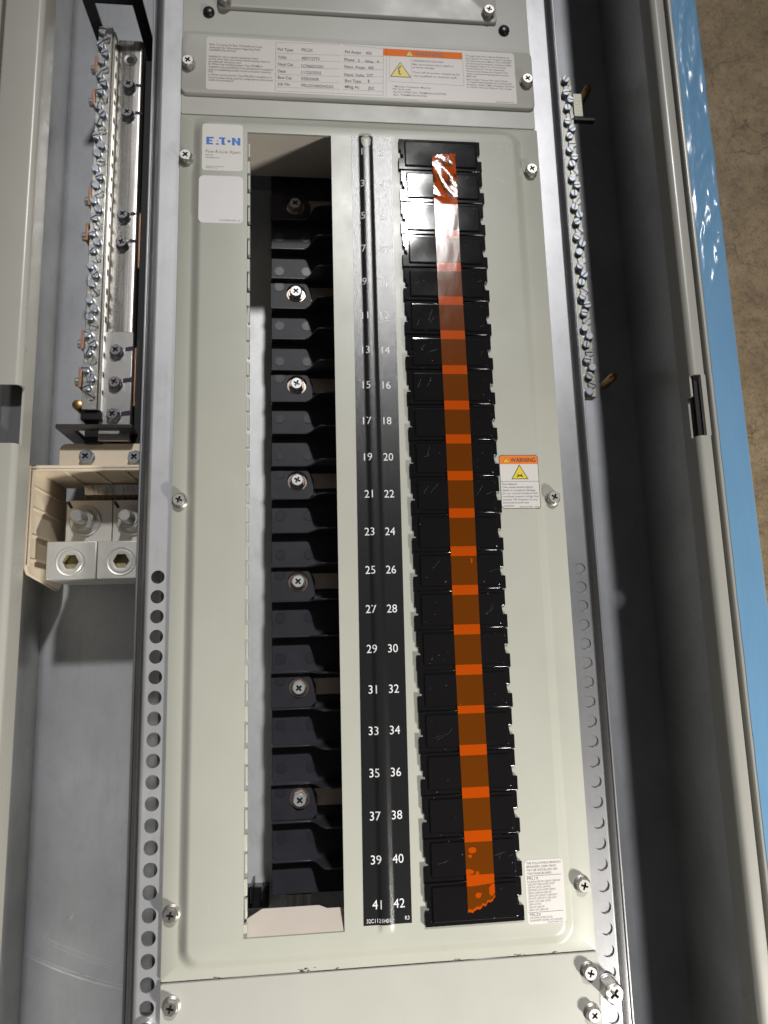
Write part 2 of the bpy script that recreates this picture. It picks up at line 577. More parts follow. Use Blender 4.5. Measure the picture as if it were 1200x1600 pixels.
mb = MB(); inner_strip(mb, 1, YB, NR0); inner_strip(mb, 1, NR1, YT)
mb.box(236.0, 239.3, NR0, NR1, TZ - 1.5, TZ)
mb.box(229.5, 231.0, NRm, NR1, 6.0, 20.5)
mb.box(229.52, 230.98, NR0, NRm, 6.0, 15.5)
mb.done("inner_strip", M_TRIM, trim, 0.0, 30)
NL0, NL1 = -235.0, -197.0
mb = MB(); inner_strip(mb, -1, YB, NL0); inner_strip(mb, -1, NL1, YT)
mb.box(LX - 1.6, LX, NL0, NL1, 3.0, 17.0)
mb.done("inner_strip", M_TRIM, trim, 0.0, 30)
M_NOTCH = galv("notch_backing", (0.20, 0.20, 0.205), 0.40, 0.1, 0.5)
mb = MB(); mb.box(231.2, 242.0, NR0 - 6, NR1 + 6, 5.0, 6.0); mb.done("latch_plate", M_NOTCH, trim)
mb = MB(); mb.box(-230.0, LX - 1.8, NL0 - 6, NL1 + 6, 9.0, 10.0); mb.box(-236, -230.2, NL0 - 6, NL1 + 6, 6, 17); mb.done("latch_plate", M_NOTCH, trim)
def outer_strip(mb, side):
    if side > 0:
        prof = [(242.2, TZ - 12)] + arc(242.2 + 1.5, TZ - 1.5, 1.5, 180, 90, 3) + arc(266.0 - 2.0, TZ - 2.0, 2.0, 90, 0) + [(266.0, -4.0)]
    else:
        prof = [(-253.0, -4.0)] + arc(-253.0 + 2.0, TZ - 2.0, 2.0, 180, 90) + arc(-242.2 - 1.5, TZ - 1.5, 1.5, 90, 0, 3) + [(-242.2, TZ - 12)]
    mb.sheet_y(prof, 1.5, YB, YT)
mb = MB(); outer_strip(mb, 1); mb.done("outer_strip", M_TRIM, trim, 0, 30)
mb = MB(); outer_strip(mb, -1); mb.done("outer_strip", M_TRIM, trim, 0, 30)
mb = MB(); mb.box(238.5, 243.0, YB, YT, 8, 9); mb.box(-243.0, -238.5, YB, YT, 8, 9); mb.done("seam_backing", M_DARK, trim)

# blue film: a thin sheet lying on the outer strip, wrinkled near the top of the view
mb = MB()
ny, nx = 420, 26
rows = []
for j in range(ny + 1):
    y = -760.0 + (760.0 + 330.0) * j / ny
    k = 1.5 * math.exp(-((y - (-75.0)) / 42.0) ** 2) + 0.8 * math.exp(-((y - 70) / 70.0) ** 2) + 0.10
    fold = math.exp(-((y + 12.0) / 7.0) ** 2)
    row = []
    for i in range(nx + 1):
        u = i / nx
        nz = noise.noise(Vector((u * 2.2 + 3.0, y * 0.05 - u * 1.8, 0.3)))
        n2 = noise.noise(Vector((u * 5.0, y * 0.16 - u * 3.0, 1.7)))
        ed = 2.2 * noise.noise(Vector((9.1, y * 0.03, 0))) + 0.8 * noise.noise(Vector((2.0, y * 0.25, 4)))
        x = 244.6 + (266.9 - 244.6) * u + 0.35 * noise.noise(Vector((0.5, y * 0.07, 5))) * (1 - u)
        cr = 1.0 - abs(2.0 * noise.noise(Vector((u * 2.6 + y * 0.035, y * 0.055 - u * 4.5, 6.1))))
        z = TZ + 0.35 + max(0.0, 1.1 * k * (nz + 0.25) + 0.55 * k * n2 + 0.55 * k * max(0.0, cr - 0.55) * 2.0) * min(1.0, u * 5)
        z += fold * 1.6 * (0.4 + 0.6 * abs(noise.noise(Vector((u * 6, y * 0.3, 2))))) * min(1, u * 4)
        if u > 0.86:
            w = (u - 0.86) / 0.14
            x = 244.6 + (266.9 - 244.6) * 0.86 + (3.0 + 1.2 * k * ed) * w + 0.2
            z = z * (1 - w * w) + (TZ - 5.0) * w * w
        row.append((x, y, z))
    rows.append(row)
mb.loft(rows, closed=False)
mb.done("protective_film", M_FILM, trim, 0, 60, up=True)

# ------------------------------------------------------------------ screws
def cross_pts(cx, cy, r, w, rot=0.0):
    base = [(w, r), (w * 1.0, w * 1.25), (w * 1.25, w), (r, w), (r, -w), (w * 1.25, -w), (w, -w * 1.25), (w, -r), (-w, -r), (-w, -w * 1.25), (-w * 1.25, -w), (-r, -w), (-r, w), (-w * 1.25, w), (-w, w * 1.25), (-w, r)]
    c, s = math.cos(rot), math.sin(rot)
    return [(cx + x * c - y * s, cy + x * s + y * c) for x, y in base]
def screw_mesh(name, parent, x, y, z, R=5.3, rh=4.1, h=5.0, hexn=6, m=None, washer=True, rot=0.0):
    """hex washer head screw with a cross recess; base on z"""
    mb = MB()
    zz = z
    if washer:
        mb.lathe(x, y, [(R, z), (R, z + 0.6), (R - 0.4, z + 0.9), (R * 0.6, z + 0.9)], 32, False, False)
        mb.lathe(x, y, [(R * 0.90, z + 0.9), (R * 0.90, z + 1.3), (R * 0.78, z + 1.8)], 32, False, True)
        zz = z + 1.4
    ring = 36
    def hexring(r, zq, k):
        pts = []
        for i in range(ring):
            a = rot + 2 * math.pi * i / ring
            hx = math.cos(math.pi / 6) / math.cos(((a - rot) % (math.pi / 3)) - math.pi / 6)
            rr = r * (hx * k + (1 - k))
            pts.append((x + rr * math.cos(a), y + rr * math.sin(a), zq))
        return pts
    ztop = z + h
    loops = [hexring(rh * 1.13, zz, 1.0), hexring(rh * 1.13, ztop - 1.0, 1.0), hexring(rh * 1.0, ztop - 0.25, 0.35), hexring(rh * 0.9, ztop, 0.0)]
    vs = mb.loft(loops)
    cr = cross_pts(x, y, rh * 0.55, rh * 0.15, rot + 0.5)
    top = [mb.v((px, py, ztop)) for px, py in cr]
    low = [mb.v((x + (px - x) * 0.55, y + (py - y) * 0.55, ztop - 1.7)) for px, py in cr]
    mb.fill([vs[-1], top])
    n = len(cr)
    mb.mi = 1
    for i in range(n):
        mb.face([top[i], top[(i + 1) % n], low[(i + 1) % n], low[i]])
    mb.face(low)
    return mb.done(name, [m or M_PLSCREW, M_CROSS], parent, 0, 30, origin=(x, y, z))

def slot_screw(name, parent, x, y, z, r, h, rot, m):
    mb = MB()
    n = 20
    ztop = z + h
    pr = [(r, z), (r, ztop - 0.5), (r - 0.45, ztop)]
    vs = mb.lathe(x, y, pr, n, False, False)
    hw, hl = 0.42, r * 0.86
    c, s = math.cos(rot), math.sin(rot)
    sl = [(-hl, -hw), (hl, -hw), (hl, hw), (-hl, hw)]
    top = [mb.v((x + a * c - b * s, y + a * s + b * c, ztop)) for a, b in sl]
    low = [mb.v((x + a * c - b * s, y + a * s + b * c, ztop - 1.1)) for a, b in sl]
    mb.fill([vs[-1], top])
    mb.mi = 1
    for i in range(4):
        mb.face([top[i], top[(i + 1) % 4], low[(i + 1) % 4], low[i]])
    mb.face(low)
    return mb.done(name, [m, M_CROSS], parent, 0, 30, origin=(x, y, z))

# ------------------------------------------------------------------ support rails with holes
def rail(side, label):
    t_ = thing("support_rail", label, "steel rail", (7.5 + side * 140, -200, -2), "galvanised rails flanking the deadfront")
    mb = MB()
    if side > 0:
        x_in, x_out, x_lip = 128.0, 156.2, 167.0
    else:
        x_in, x_out, x_lip = -113.0, -140.5, -148.6
    s = 1 if side > 0 else -1
    zt = -2.1
    # holes along the face; the face is cut as a sheet with the holes in it
    hx = (149.2 if side > 0 else -132.2)
    ys = []
    y = -317.2
    while y > -640:
        ys.append(y); y -= 12.62
    ya, yb = -300.0, -300.0 - 12.62 * 28
    r = 4.35 if s < 0 else 4.0
    bend = x_out - s * (2.6 if s < 0 else 1.8)
    a, b_ = sorted((x_in, bend))
    loops = [[(a, yb, zt), (b_, yb, zt), (b_, ya, zt), (a, ya, zt)]]
    for yy in ys:
        if yy - r > yb + 1 and yy + r < ya - 1:
            loops.append([(px, py, zt) for px, py in circ(hx, yy, r, 24)])
    mb.fill(loops)
    for l in loops[1:]:
        mb.loft([l, [(p[0], p[1], zt - (0.75 if s > 0 else 1.5)) for p in l]])
    for q0, q1 in ((YB, yb), (ya, YT)):
        mb.poly([(a, q0, zt), (b_, q0, zt), (b_, q1, zt), (a, q1, zt)])
    # bend, web and outward lip
    n5 = 5
    k = 1.8 if s > 0 else 2.6
    line = arc(bend, zt - k, k, 90, 90 - s * 75, n5)
    x_a, z_a = line[-1]
    mb.sheet_y(line if s > 0 else line[::-1], 1.2, YB, YT)
    mw = MB()
    web = [(x_a, z_a), (x_a + s * 0.8, z_a - 2.5), (x_a + s * 2.6, -10.2), (x_a + s * 4.6, -12.2), (x_lip - s * 1.5, -13.4)]
    mw.sheet_y(web if s > 0 else web[::-1], 1.2, YB, YT)
    mw.done("rail_web", M_WEB, t_, 0, 60)
    mw = MB()
    mw.box(x_lip - s * 1.5, x_lip, YB, YT, -14.6, -12.6)
    mw.done("raw_edge", M_GALV, t_, 0.4)
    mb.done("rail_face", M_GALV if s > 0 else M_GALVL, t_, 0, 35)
    mb = MB()
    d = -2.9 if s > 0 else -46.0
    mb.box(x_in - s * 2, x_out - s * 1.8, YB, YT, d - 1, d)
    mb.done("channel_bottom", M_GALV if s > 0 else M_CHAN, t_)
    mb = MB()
    mb.box(x_in - s * 2, x_in - s * 3.5, YB, YT, -80, d)  # added unseen web, stops lamp light leaking in under the rail
    mb.done("light_block_web", M_CHAN, t_)
    return t_
rail_l = rail(-1, "galvanised rail with open round holes between the lug box gutter and the plate")
rail_r = rail(1, "galvanised rail with flat filled knockouts beside the dark empty gutter")
# large bolt screwed into the right rail
bx, by = at(949, 1540, -2)
o = screw_mesh("hex_bolt", rail_r, bx, by, -2.1, 7.2, 5.9, 11.0, rot=0.3)
mb = MB()
bx, by = at(228, 1591, -2)
mb.box(bx - 6, bx + 4.5, by - 4, by + 1, -8, -7); mb.lathe(bx + 1, by - 6, [(5, -2.0), (5, 0.4), (4.4, 0.8)], 24)
mb.done("clip", M_ZINC, rail_l)

# ------------------------------------------------------------------ main deadfront plate
ZR = 4.5
PX0, PX1, PY0, PY1 = -124.3, 140.6, -555.2, 17.2
OX0, OX1, OY0, OY1 = -76.0, -16.0, -533.2, 1.5
plate = thing("deadfront_plate", "large light grey deadfront plate with raised centre, open slot and black fillers", "panel cover", (8, -268, 0))
mb = MB()
nC = 8
def lp(x0, x1, y0, y1, r, z): return [(x, y, z) for x, y in rrect(x0, x1, y0, y1, r, nC)]
outer_low = lp(PX0, PX1, PY0, PY1, 1.2, -2.0)
outer_top = lp(PX0, PX1, PY0, PY1, 1.2, -0.3)
outer_in = lp(PX0 + 0.5, PX1 - 0.5, PY0 + 0.5, PY1 - 0.5, 1.0, 0.0)
mb.loft([outer_low, outer_top, outer_in])
bx0, bx1, by0, by1 = -115.5, 127.4, -551.0, 14.6
loops = []
for i in range(9):
    u = i / 8
    z = ZR * (1 - math.cos(math.pi * u)) / 2
    d = 8.2 * u
    loops.append(lp(bx0 + d, bx1 - d, by0 + d, by1 - d * 0.8, 12 - 5 * u, z))
vs = mb.loft(loops)
mb.fill([[mb.v(p) for p in outer_in], vs[0]])
hole_t = [(OX0, OY0, ZR), (OX1, OY0, ZR), (OX1, OY1, ZR), (OX0, OY1, ZR)]
mb.fill([vs[-1], [mb.v(p) for p in hole_t]])
mb.loft([hole_t, [(x, y, ZR - 2.0) for x, y, z in hole_t]])
mb.loft([[(x, y, ZR - 2.0) for x, y, z in hole_t], [(x + (-6 if x < -40 else 6), y + (-6 if y < -200 else 6), ZR - 2.0) for x, y, z in hole_t]])
mb.done("plate_sheet", M_PAINT, plate, 0, 30)
# comb of twist-out stubs left along the slot's edge
mb = MB()
y = -6.0
k = 0
while y > -528:
    w = 9.5 if k % 2 else 11.0
    mb.box(OX0 + 0.4 - (0.6 if k % 2 else 0), OX0 + 1.9, y - w, y, ZR - 6.5, ZR - 2.2)
    y -= w + (1.6 if k % 2 else 3.2)
    k += 1
mb.done("slot_edge_stubs", M_PAINT, plate, 0.3)
# vertical rib embossed behind the number strip
RIBX, RIBW, RIBH = 9.3, 5.4, 1.15
def rib_h(x):
    u = abs(x - RIBX) / RIBW
    if u >= 1: return 0.0
    if u <= 0.35: return RIBH - 0.10 * (u / 0.35) ** 2
    return (RIBH - 0.10) * 0.5 * (1 + math.cos(math.pi * (u - 0.35) / 0.65))
mb = MB()
rows = []
YR1, YR0 = 4.6, -536.0
ysr = [YR1 - 0.5 * i for i in range(13)] + [-20 - 20 * i for i in range(25)] + [YR0 + 6 - 0.5 * i for i in range(13)]
for y in ysr:
    e = min(1.0, max(0.0, (YR1 - y) / 6.0), max(0.0, (y - YR0) / 6.0))
    e = math.sin(e * math.pi / 2)
    rows.append([(RIBX + RIBW * (i / 10 - 1), y, ZR + 0.03 + rib_h(RIBX + RIBW * (i / 10 - 1)) * e) for i in range(21)])
mb.loft(rows, closed=False)
mb.done("embossed_rib", M_PAINT, plate, 0, 60, up=True)
# number strip (slightly skewed, as stuck on)
def strip_x(u, y):      # u 0..1 across
    k = (y - 2.0) / (-532.6)
    return -1.1 + (-4.5 + 1.1) * k + u * 29.4
mb = MB()
rows = []
for j in range(41):
    y = 2.0 - 532.6 * j / 40
    e = math.sin(min(1.0, (YR1 - y) / 6.0) * math.pi / 2)
    rows.append([(strip_x(i / 40, y), y, ZR + 0.18 + rib_h(strip_x(i / 40, y)) * e) for i in range(41)])
mb.loft(rows, closed=False)
strip = mb.done("number_strip", M_BLACKSTRIP, plate, 0, 60, up=True)
strip["label"] = "black strip of white circuit numbers 1 to 42"
mb = MB()
zf = lambda X, Y: ZR + 0.30 + rib_h(X)
for n in range(1, 43):
    row = (n - 1) // 2
    yc = -10.9 - 25.4 * row
    k = (yc + 10) / -520.0
    xc = (6.2 - 2.4 * k) if n % 2 else (20.2 - 2.9 * k)
    mb.text(str(n), xc, yc - 2.7, 0, 5.4, align='CENTER', zfun=zf, squeeze=0.95)
mb.text("32C1121H01", -2.6, -529.2, 0, 2.3, align='LEFT', zfun=zf, squeeze=0.86)
mb.text("R3", 23.4, -528.6, 0, 2.3, align='RIGHT', zfun=zf, squeeze=0.86)
mb.done("circuit_numbers", M_WHITEINK, strip, 0, 0, up=True)

# wear on the paint: chips along the lower edge, light scuffs
M_CHIP = galv("bare_chip", (0.10, 0.09, 0.085), 0.5, 0.1, 0.5)
mb = MB()
for x0_, n_ in ((-41.5, 6), (-39.5, 5), (-36.8, 4), (52, 3), (92, 5), (116, 4), (-20, 2), (-92, 2)):
    for q in range(n_):
        cx, cy = x0_ + random.uniform(-3, 3), -554.75 + random.uniform(-.4, 1.5) * (1 if abs(x0_ + 39) < 5 else .25)
        rr = random.uniform(.25, .8)
        mb.poly([(cx + rr * 1.8 * random.uniform(.5, 1.1) * math.cos(a), cy + rr * .5 * random.uniform(.5, 1.1) * math.sin(a), 0.06) for a in [i * math.pi / 4 for i in range(8)]])
mb.done("paint_chips", M_CHIP, plate, 0, 0, up=True)
M_SCUFF = mat("light_scuff", (0.62, 0.62, 0.57), 0.4)
mb = MB()
for q in range(26):
    cx, cy = at(random.uniform(775, 815), random.uniform(205, 300), ZR)
    ln, an = random.uniform(1.0, 5.0), random.uniform(-1.2, -0.8)
    mb.line((cx, cy), (cx + ln * math.cos(an), cy + ln * math.sin(an)), random.uniform(.10, .22), ZR + 0.03)
for q in range(14):
    cx, cy = random.uniform(-100, -80), random.uniform(-520, -90)
    ln, an = random.uniform(2, 7), random.uniform(-2.0, -1.1)
    mb.line((cx, cy), (cx + ln * math.cos(an), cy + ln * math.sin(an)), random.uniform(.06, .14), ZR + 0.03)
mb.done("paint_scuffs", M_SCUFF, plate, 0, 0, up=True)
# plate screws
first = None
for (px, py) in ((289, 240), (279, 780), (265, 1432), (832, 262), (867, 776), (914, 1385)):
    x, y = at(px, py, 5.5)
    o = screw_mesh("plate_screw", plate, x, y, 0.05, rot=random.uniform(0, 1))

# ---- stickers on the plate
def sticker(name, parent, x0, x1, y0, y1, z, r, m=M_LABEL, z_fn=None):
    mb = MB()
    mb.prism(rrect(x0, x1, y0, y1, r, 5), z, z + 0.12)
    return mb.done(name, m, parent, 0, 30)
LZ = ZR + 0.02
LT = LZ + 0.16
st = sticker("logo_sticker", plate, -107.8, -79.2, -30.2, 6.9, LZ, 2.0)
st["label"] = "white sticker with a bold blue logo"
mb = MB()
# blue letters: E, the small pieces of an A, T, a dot for O, N
x0, y0, hh = -104.9, -9.7, 6.0
def L(pts): mb.poly([(x0 + a, y0 + b, LT) for a, b in pts])
L([(0, 0), (4.6, 0), (4.6, 1.3), (2.0, 1.3), (2.0, 2.45), (4.0, 2.45), (4.4, 3.6), (2.0, 3.6), (2.0, 4.7), (4.9, 4.7), (5.4, 6.0), (0, 6.0)])
L([(6.6, 0.0), (9.0, 0.0), (8.6, 1.1), (6.9, 1.1)])
L([(7.5, 2.6), (8.3, 2.6), (7.95, 3.9)])
L([(9.0, 6.0), (13.6, 6.0), (12.9, 4.7), (12.6, 4.7), (12.6, 1.6), (13.7, 0), (11.0, 0), (10.6, 1.0), (10.6, 4.7), (8.5, 4.7)])
mb.poly([(x, y, LT) for x, y in circ(x0 + 15.9, y0 + 3.0, 1.15, 20)])
L([(18.0, 0), (20.0, 0), (20.0, 3.4), (22.2, 0), (23.9, 0), (23.9, 6.0), (21.9, 6.0), (21.9, 2.7), (19.8, 6.0), (18.0, 6.0)])
mb.done("blue_lettering", M_BLUE, st, 0, 0, up=True)
mb = MB(); mb.text("Pow-R-Line Xpert", -105.2, -16.4, LT, 2.6, 24.5); mb.done("brown_lettering", M_BROWNINK, st, 0, 0, up=True)
mb = MB()
mb.text("PRL2X", -105.2, -18.6, LT, 1.3, 5.2)
mb.text("Panelboard", -105.2, -20.6, LT, 1.35, 9.4)
mb.text("ASSEMBLED IN MEXICO", -105.0, -27.4, LT, 0.75, 12.6)
mb.text("96XP0016H01 R0", -105.0, -28.6, LT, 0.75, 8.0)
mb.done("small_print", M_INKSOFT, st, 0, 0, up=True)
st = sticker("code_sticker", plate, -109.6, -78.8, -70.8, -34.2, LZ, 3.4, paper("white_vinyl", (0.68, 0.66, 0.66)))
st["label"] = "white sticker with rounded corners"
mb = MB(); mb.text("P1A53991H01 A1", -80.8, -69.2, LT, 1.3, 14.0, align='RIGHT'); mb.done("small_print", M_INKSOFT, st, 0, 0, up=True)

def tri_round(cx, cy, w, h, r=0.08):
    return [(cx - w / 2, cy), (cx + w / 2, cy), (cx, cy + h)]
def warn_triangle(mb_y, mb_k, cx, cy, w, h, z):
    mb_k.poly([(x, y, z) for x, y in tri_round(cx, cy, w, h)])
    mb_y.poly([(x, y, z + 0.06) for x, y in tri_round(cx, cy + h * 0.045, w * 0.86, h * 0.86)])

# fire hazard warning sticker
X0, X1, Y0, Y1 = 95.2, 122.6, -276.0, -238.6
st = sticker("warning_sticker", plate, X0, X1, Y0, Y1, LZ, 2.0, M_INK)
st["label"] = "white and orange warning sticker about fire hazard"
mbo, mbw, mbk, mby = MB(), MB(), MB(), MB()
xo0, xo1, yo0, yo1 = X0 + .35, X1 - .35, -245.0, Y1 - .35
z1 = LT
def rr_part(x0, x1, y0, y1, r, top):
    p = []
    if top:
        for cx, a0 in ((x1 - r, 0), (x0 + r, 90)):
            for i in range(6):
                a = math.radians(a0 + 90 * i / 5); p.append((cx + r * math.cos(a), y1 - r + r * math.sin(a), z1))
        p += [(x0, y0, z1), (x1, y0, z1)]
    else:
        for cx, a0 in ((x0 + r, 180), (x1 - r, 270)):
            for i in range(6):
                a = math.radians(a0 + 90 * i / 5); p.append((cx + r * math.cos(a), y0 + r + r * math.sin(a), z1))
        p += [(x1, y1, z1), (x0, y1, z1)]
    return p
mbo.poly(rr_part(xo0, xo1, yo0, yo1, 1.8, True))
mbw.poly([(xo0, -257.0, z1), (xo1, -257.0, z1), (xo1, -245.0, z1), (xo0, -245.0, z1)])
mbw.poly(rr_part(xo0, xo1, Y0 + .35, -257.25, 1.8, False))
warn_triangle(mby, mbk, X0 + 5.0, -244.0, 4.6, 4.0, z1 + .04)
mbk.text("!", X0 + 5.0, -243.4, z1 + .16, 2.4, align='CENTER')
mbk.text("WARNING", X0 + 8.0, -243.6, z1 + .05, 3.2, 17.6, bold=0.015)
warn_triangle(mby, mbk, X0 + 14.0, -255.6, 12.0, 10.4, z1 + .04)
fx, fy = X0 + 14.0, -254.2
mbk.poly([(fx + a * 0.62, fy + b * 0.62, z1 + .16) for a, b in ((-3.2, 0), (-1.6, 0.6), (0, 1.4), (1.6, 0.6), (3.2, 0), (3.4, 1.4), (2.2, 1.8), (2.6, 4.6), (1.2, 2.4), (0.6, 3.0), (0, 2.0), (-0.6, 3.0), (-1.2, 2.4), (-2.6, 4.6), (-2.2, 1.8), (-3.4, 1.4))])
mbs = MB()
lines = ["Fire Hazard.", "Can cause severe injury,", "death or property damage.", "Do not connect breakers with", "combined ampere ratings that", "exceed 140 amperes on any", "individual branch bus", "connector."]
wd = [10.4, 21.6, 23.2, 24.4, 25.0, 24.0, 17.8, 8.2]
for i, (l, w) in enumerate(zip(lines, wd)):
    (mbk if i < 3 else mbs).text(l, X0 + 1.3, -259.6 - 2.15 * i, z1 + .05, 1.45, w)
mbs.text("96XP1257H01   R00", X1 - 1.6, -275.2, z1 + .05, 0.9, 13.2, align='RIGHT')
mbo.done("orange_band", M_ORANGE, st, 0, 0, up=True); mbw.done("white_field", M_LABEL, st, 0, 0, up=True)
mbk.done("black_print", M_INK, st, 0, 0, up=True); mby.done("yellow_triangle", M_YELLOW, st, 0, 0, up=True); mbs.done("small_print", M_INKSOFT, st, 0, 0, up=True)

# breaker list sticker
X0, X1, Y0, Y1 = 96.6, 121.4, -536.4, -499.2
st = sticker("breaker_list_sticker", plate, X0, X1, Y0, Y1, LZ, 2.4)
st["label"] = "white sticker listing branch breakers"
mbk, mbs = MB(), MB()
for i, (l, w) in enumerate((("THE FOLLOWING BRANCH", 21.8), ("BREAKERS (100A MAX)", 18.8), ("MAY BE INSTALLED ON", 19.4), ("THIS PANELBOARD:", 16.0))):
    mbk.text(l, X0 + 1.4, Y1 - 2.6 - 2.0 * i, LT, 1.35, w)
mbk.line((X0 + .9, Y1 - 9.4), (X1 - 1.6, Y1 - 9.2), 0.22, LT)
mbk.text("PRL1X", X0 + 1.4, Y1 - 11.6, LT, 1.8, 7.2)
ls = ["BA,BAB,QBHW,QBGF,QBHGF", "QBGFEP,QBHGFEP,HQP", "QPHW,QPGF,QPHGF,", "QPGFEP,QPHGFEP,QBAF,", "QBAG,QBHAF,QBCAF,", "QBHCAF,QBGFT,QBHGFT,", "QPGFT,QPHGFT,QB-CAF", "QBH-CAF,QB-AFGF,", "QBH-AFGF,", "QB-GF,QB-EP,", "QBH-GF,QBH-EP,"]
ws = [21.0, 17.2, 14.8, 18.0, 15.2, 18.8, 17.8, 14.4, 8.0, 10.2, 12.6]
for i, (l, w) in enumerate(zip(ls, ws)):
    mbs.text(l, X0 + 1.4, Y1 - 13.2 - 1.62 * i, LT, 1.1, w)
mbk.line((X0 + .9, Y1 - 30.4), (X1 - 1.6, Y1 - 30.2), 0.22, LT)
mbk.text("PRL2X", X0 + 1.8, Y1 - 32.4, LT, 1.6, 7.0)
mbs.text("GB,GHB,GHBS,GHQ,", X0 + 1.6, Y1 - 33.9, LT, 1.1, 14.6)
mbs.text("GHBGFEP,HGHB,GQ,GHQRS", X0 + 1.6, Y1 - 35.5, LT, 1.1, 20.8)
mbs.text("96XPC79H01 R5", X1 - 2.6, Y1 - 36.8, LT, 0.8, 9.6, align='RIGHT')
mbk.done("black_print", M_INK, st, 0, 0, up=True); mbs.done("small_print", M_INKSOFT, st, 0, 0, up=True)

# ------------------------------------------------------------------ 21 black fillers
FX0, FW = 33.2, 61.0
def make_filler():
    t_ = thing("filler_plate", "", "filler plate", (FX0 + FW / 2, -12.7, ZR), "black filler plates closing the right column")
    mb = MB()
    x0, x1 = FX0, FX0 + FW
    out = [(x0 + .3, -0.35), (x1 - .4, -0.35), (x1 - .4, -10.6), (x1 - 2.8, -10.6), (x1 - 2.8, -12.0), (x1 - 2.2, -16.4), (x1 + .5, -16.4), (x1 + .5, -25.1),
           (x0 - .2, -25.1), (x0 - .2, -16.0), (x0 + 2.9, -16.0), (x0 + 2.9, -13.4), (x0 + 1.5, -13.4), (x0 + 1.5, -9.6), (x0 + .3, -9.6)]
    mb.prism(out[::-1], ZR + 0.05, ZR + 2.3)
    base = mb.done("filler_base", M_BLACK, t_, 0.45, 30)
    mb = MB()
    r0 = rrect(x0 + 4.4, x1 - 3.6, -22.6, -2.6, 0.8, 3)
    r1 = rrect(x0 + 4.8, x1 - 4.0, -22.2, -3.0, 0.7, 3)
    r2 = rrect(x0 + 5.3, x1 - 4.5, -21.7, -3.5, 0.6, 3)
    mb.loft([[(x, y, ZR + 2.3) for x, y in r0], [(x, y, ZR + 2.9) for x, y in r0], [(x, y, ZR + 3.25) for x, y in r1], [(x, y, ZR + 3.3) for x, y in r2]], True, False, False)
    # very slightly dished face
    nx, ny = 14, 8
    ax0, ax1, ay0, ay1 = x0 + 5.3, x1 - 4.5, -21.7, -3.5
    rows = [[(ax0 + (ax1 - ax0) * i / nx, ay0 + (ay1 - ay0) * j / ny, ZR + 3.3 - 0.10 * math.sin(math.pi * i / nx) * math.sin(math.pi * j / ny)) for i in range(nx + 1)] for j in range(ny + 1)]
    mb.loft(rows, closed=False)
    mb.done("filler_face", M_BLACK, t_, 0, 30)
    return t_
proto = make_filler()
for k in range(21):
    if k == 0:
        f = proto
        kids = list(f.children)
    else:
        f = proto.copy(); COL.objects.link(f)
        for c in list(proto.children):
            d = c.copy(); COL.objects.link(d); d.parent = f
    base_y = -12.7 - 25.4 * k
    f.location = Vector((FX0 + FW / 2 + random.uniform(-.35, .35), base_y, ZR)) * S
    n = 2 * (k + 1)
    if k == 0: lab = "black filler plate at the very top, under the torn start of the orange tape"
    elif k == 20: lab = "black filler plate at the bottom beside number 42, with the torn tape end"
    else: lab = "black filler plate crossed by orange tape, beside circuit number %d" % n
    f["label"] = lab
for f in [o for o in COL.objects if o.name.startswith("filler_plate")]:
    f.rotation_euler = (math.radians(random.uniform(-.5, .5)), math.radians(random.uniform(-.25, .25)), math.radians(random.uniform(-.25, .25)))

M_FSCR = mat("worn_plastic_scratch", (0.075, 0.075, 0.08), 0.5)
fl = sorted([o for o in COL.objects if o.name.startswith("filler_plate")], key=lambda o: -o.location.y)
for k in (1, 4, 5, 6, 7, 9, 10, 12, 13, 16, 19):
    mb = MB()
    off = fl[k].location / S
    for q in range(random.choice((2, 3, 4))):
        x_, y_ = random.choice((random.uniform(6, 18), random.uniform(44, 54))) - FW / 2, random.uniform(-8, 6)
        an, ln = random.uniform(0.1, 1.3), random.uniform(3, 9)
        px_, py_ = x_, y_
        for g in range(7):
            nx_, ny_ = px_ + ln / 7 * math.cos(an), py_ + ln / 7 * math.sin(an)
            an += random.uniform(-.12, .16)
            if abs(nx_) < 26 and -8.6 < ny_ < 8.6: mb.line((off.x + px_, off.y + py_), (off.x + nx_, off.y + ny_), random.uniform(.05, .16), ZR + 3.36)
            px_, py_ = nx_, ny_
    mb.done("face_scratches", M_FSCR, fl[k], 0, 0, up=True)

# ------------------------------------------------------------------ orange tape laid down the fillers
mb = MB()
def tx(y): return 57.4 + 1.3 * (y / -520.0) + 0.35 * math.sin(y * 0.021)
TW = 17.3
NXT = 30
JAG = [random.uniform(-.55, .55) + .5 * math.sin(i * .9) for i in range(31)]
JAG2 = [random.uniform(-.4, .4) + .5 * math.sin(i * 1.1) for i in range(31)]
ys = []
y = -12.0
while y > -524.0:
    ys.append(y); y -= (0.5 if y > -60 or y < -480 else 1.6)
rows = []
for y in ys:
    row = []
    for i in range(NXT + 1):
        u = i / NXT
        x = tx(y) + TW * u
        yy = y
        rel = (-y) % 25.4
        # follow raised faces, bridge the grooves
        z = ZR + 3.45
        if y > -52.5:
            a = min(1.0, (y + 52.5) / 6.0)
            z += a * (0.5 + 0.75 * noise.noise(Vector((u * 1.3, y * 0.07 + u * 0.9, 0.0))) + 0.10 * noise.noise(Vector((u * 4, y * 0.3 + u * 2, 3.0))))
            z = max(z, ZR + 3.4)
        z += 0.04 * noise.noise(Vector((u * 3, y * 0.08, 7)))
        if y < -508.0:
            ye = -526.2 + 7.5 * u ** 1.6 + JAG[i]
            yy = -508.0 + (y + 508.0) * (ye + 508.0) / (ys[-1] + 508.0)
        if y > -22.0:
            ye = -14.6 + 3.0 * u + JAG2[i]
            yy = -22.0 + (y + 22.0) * (ye + 22.0) / (ys[0] + 22.0)
        row.append((x, yy, z))
    rows.append(row)
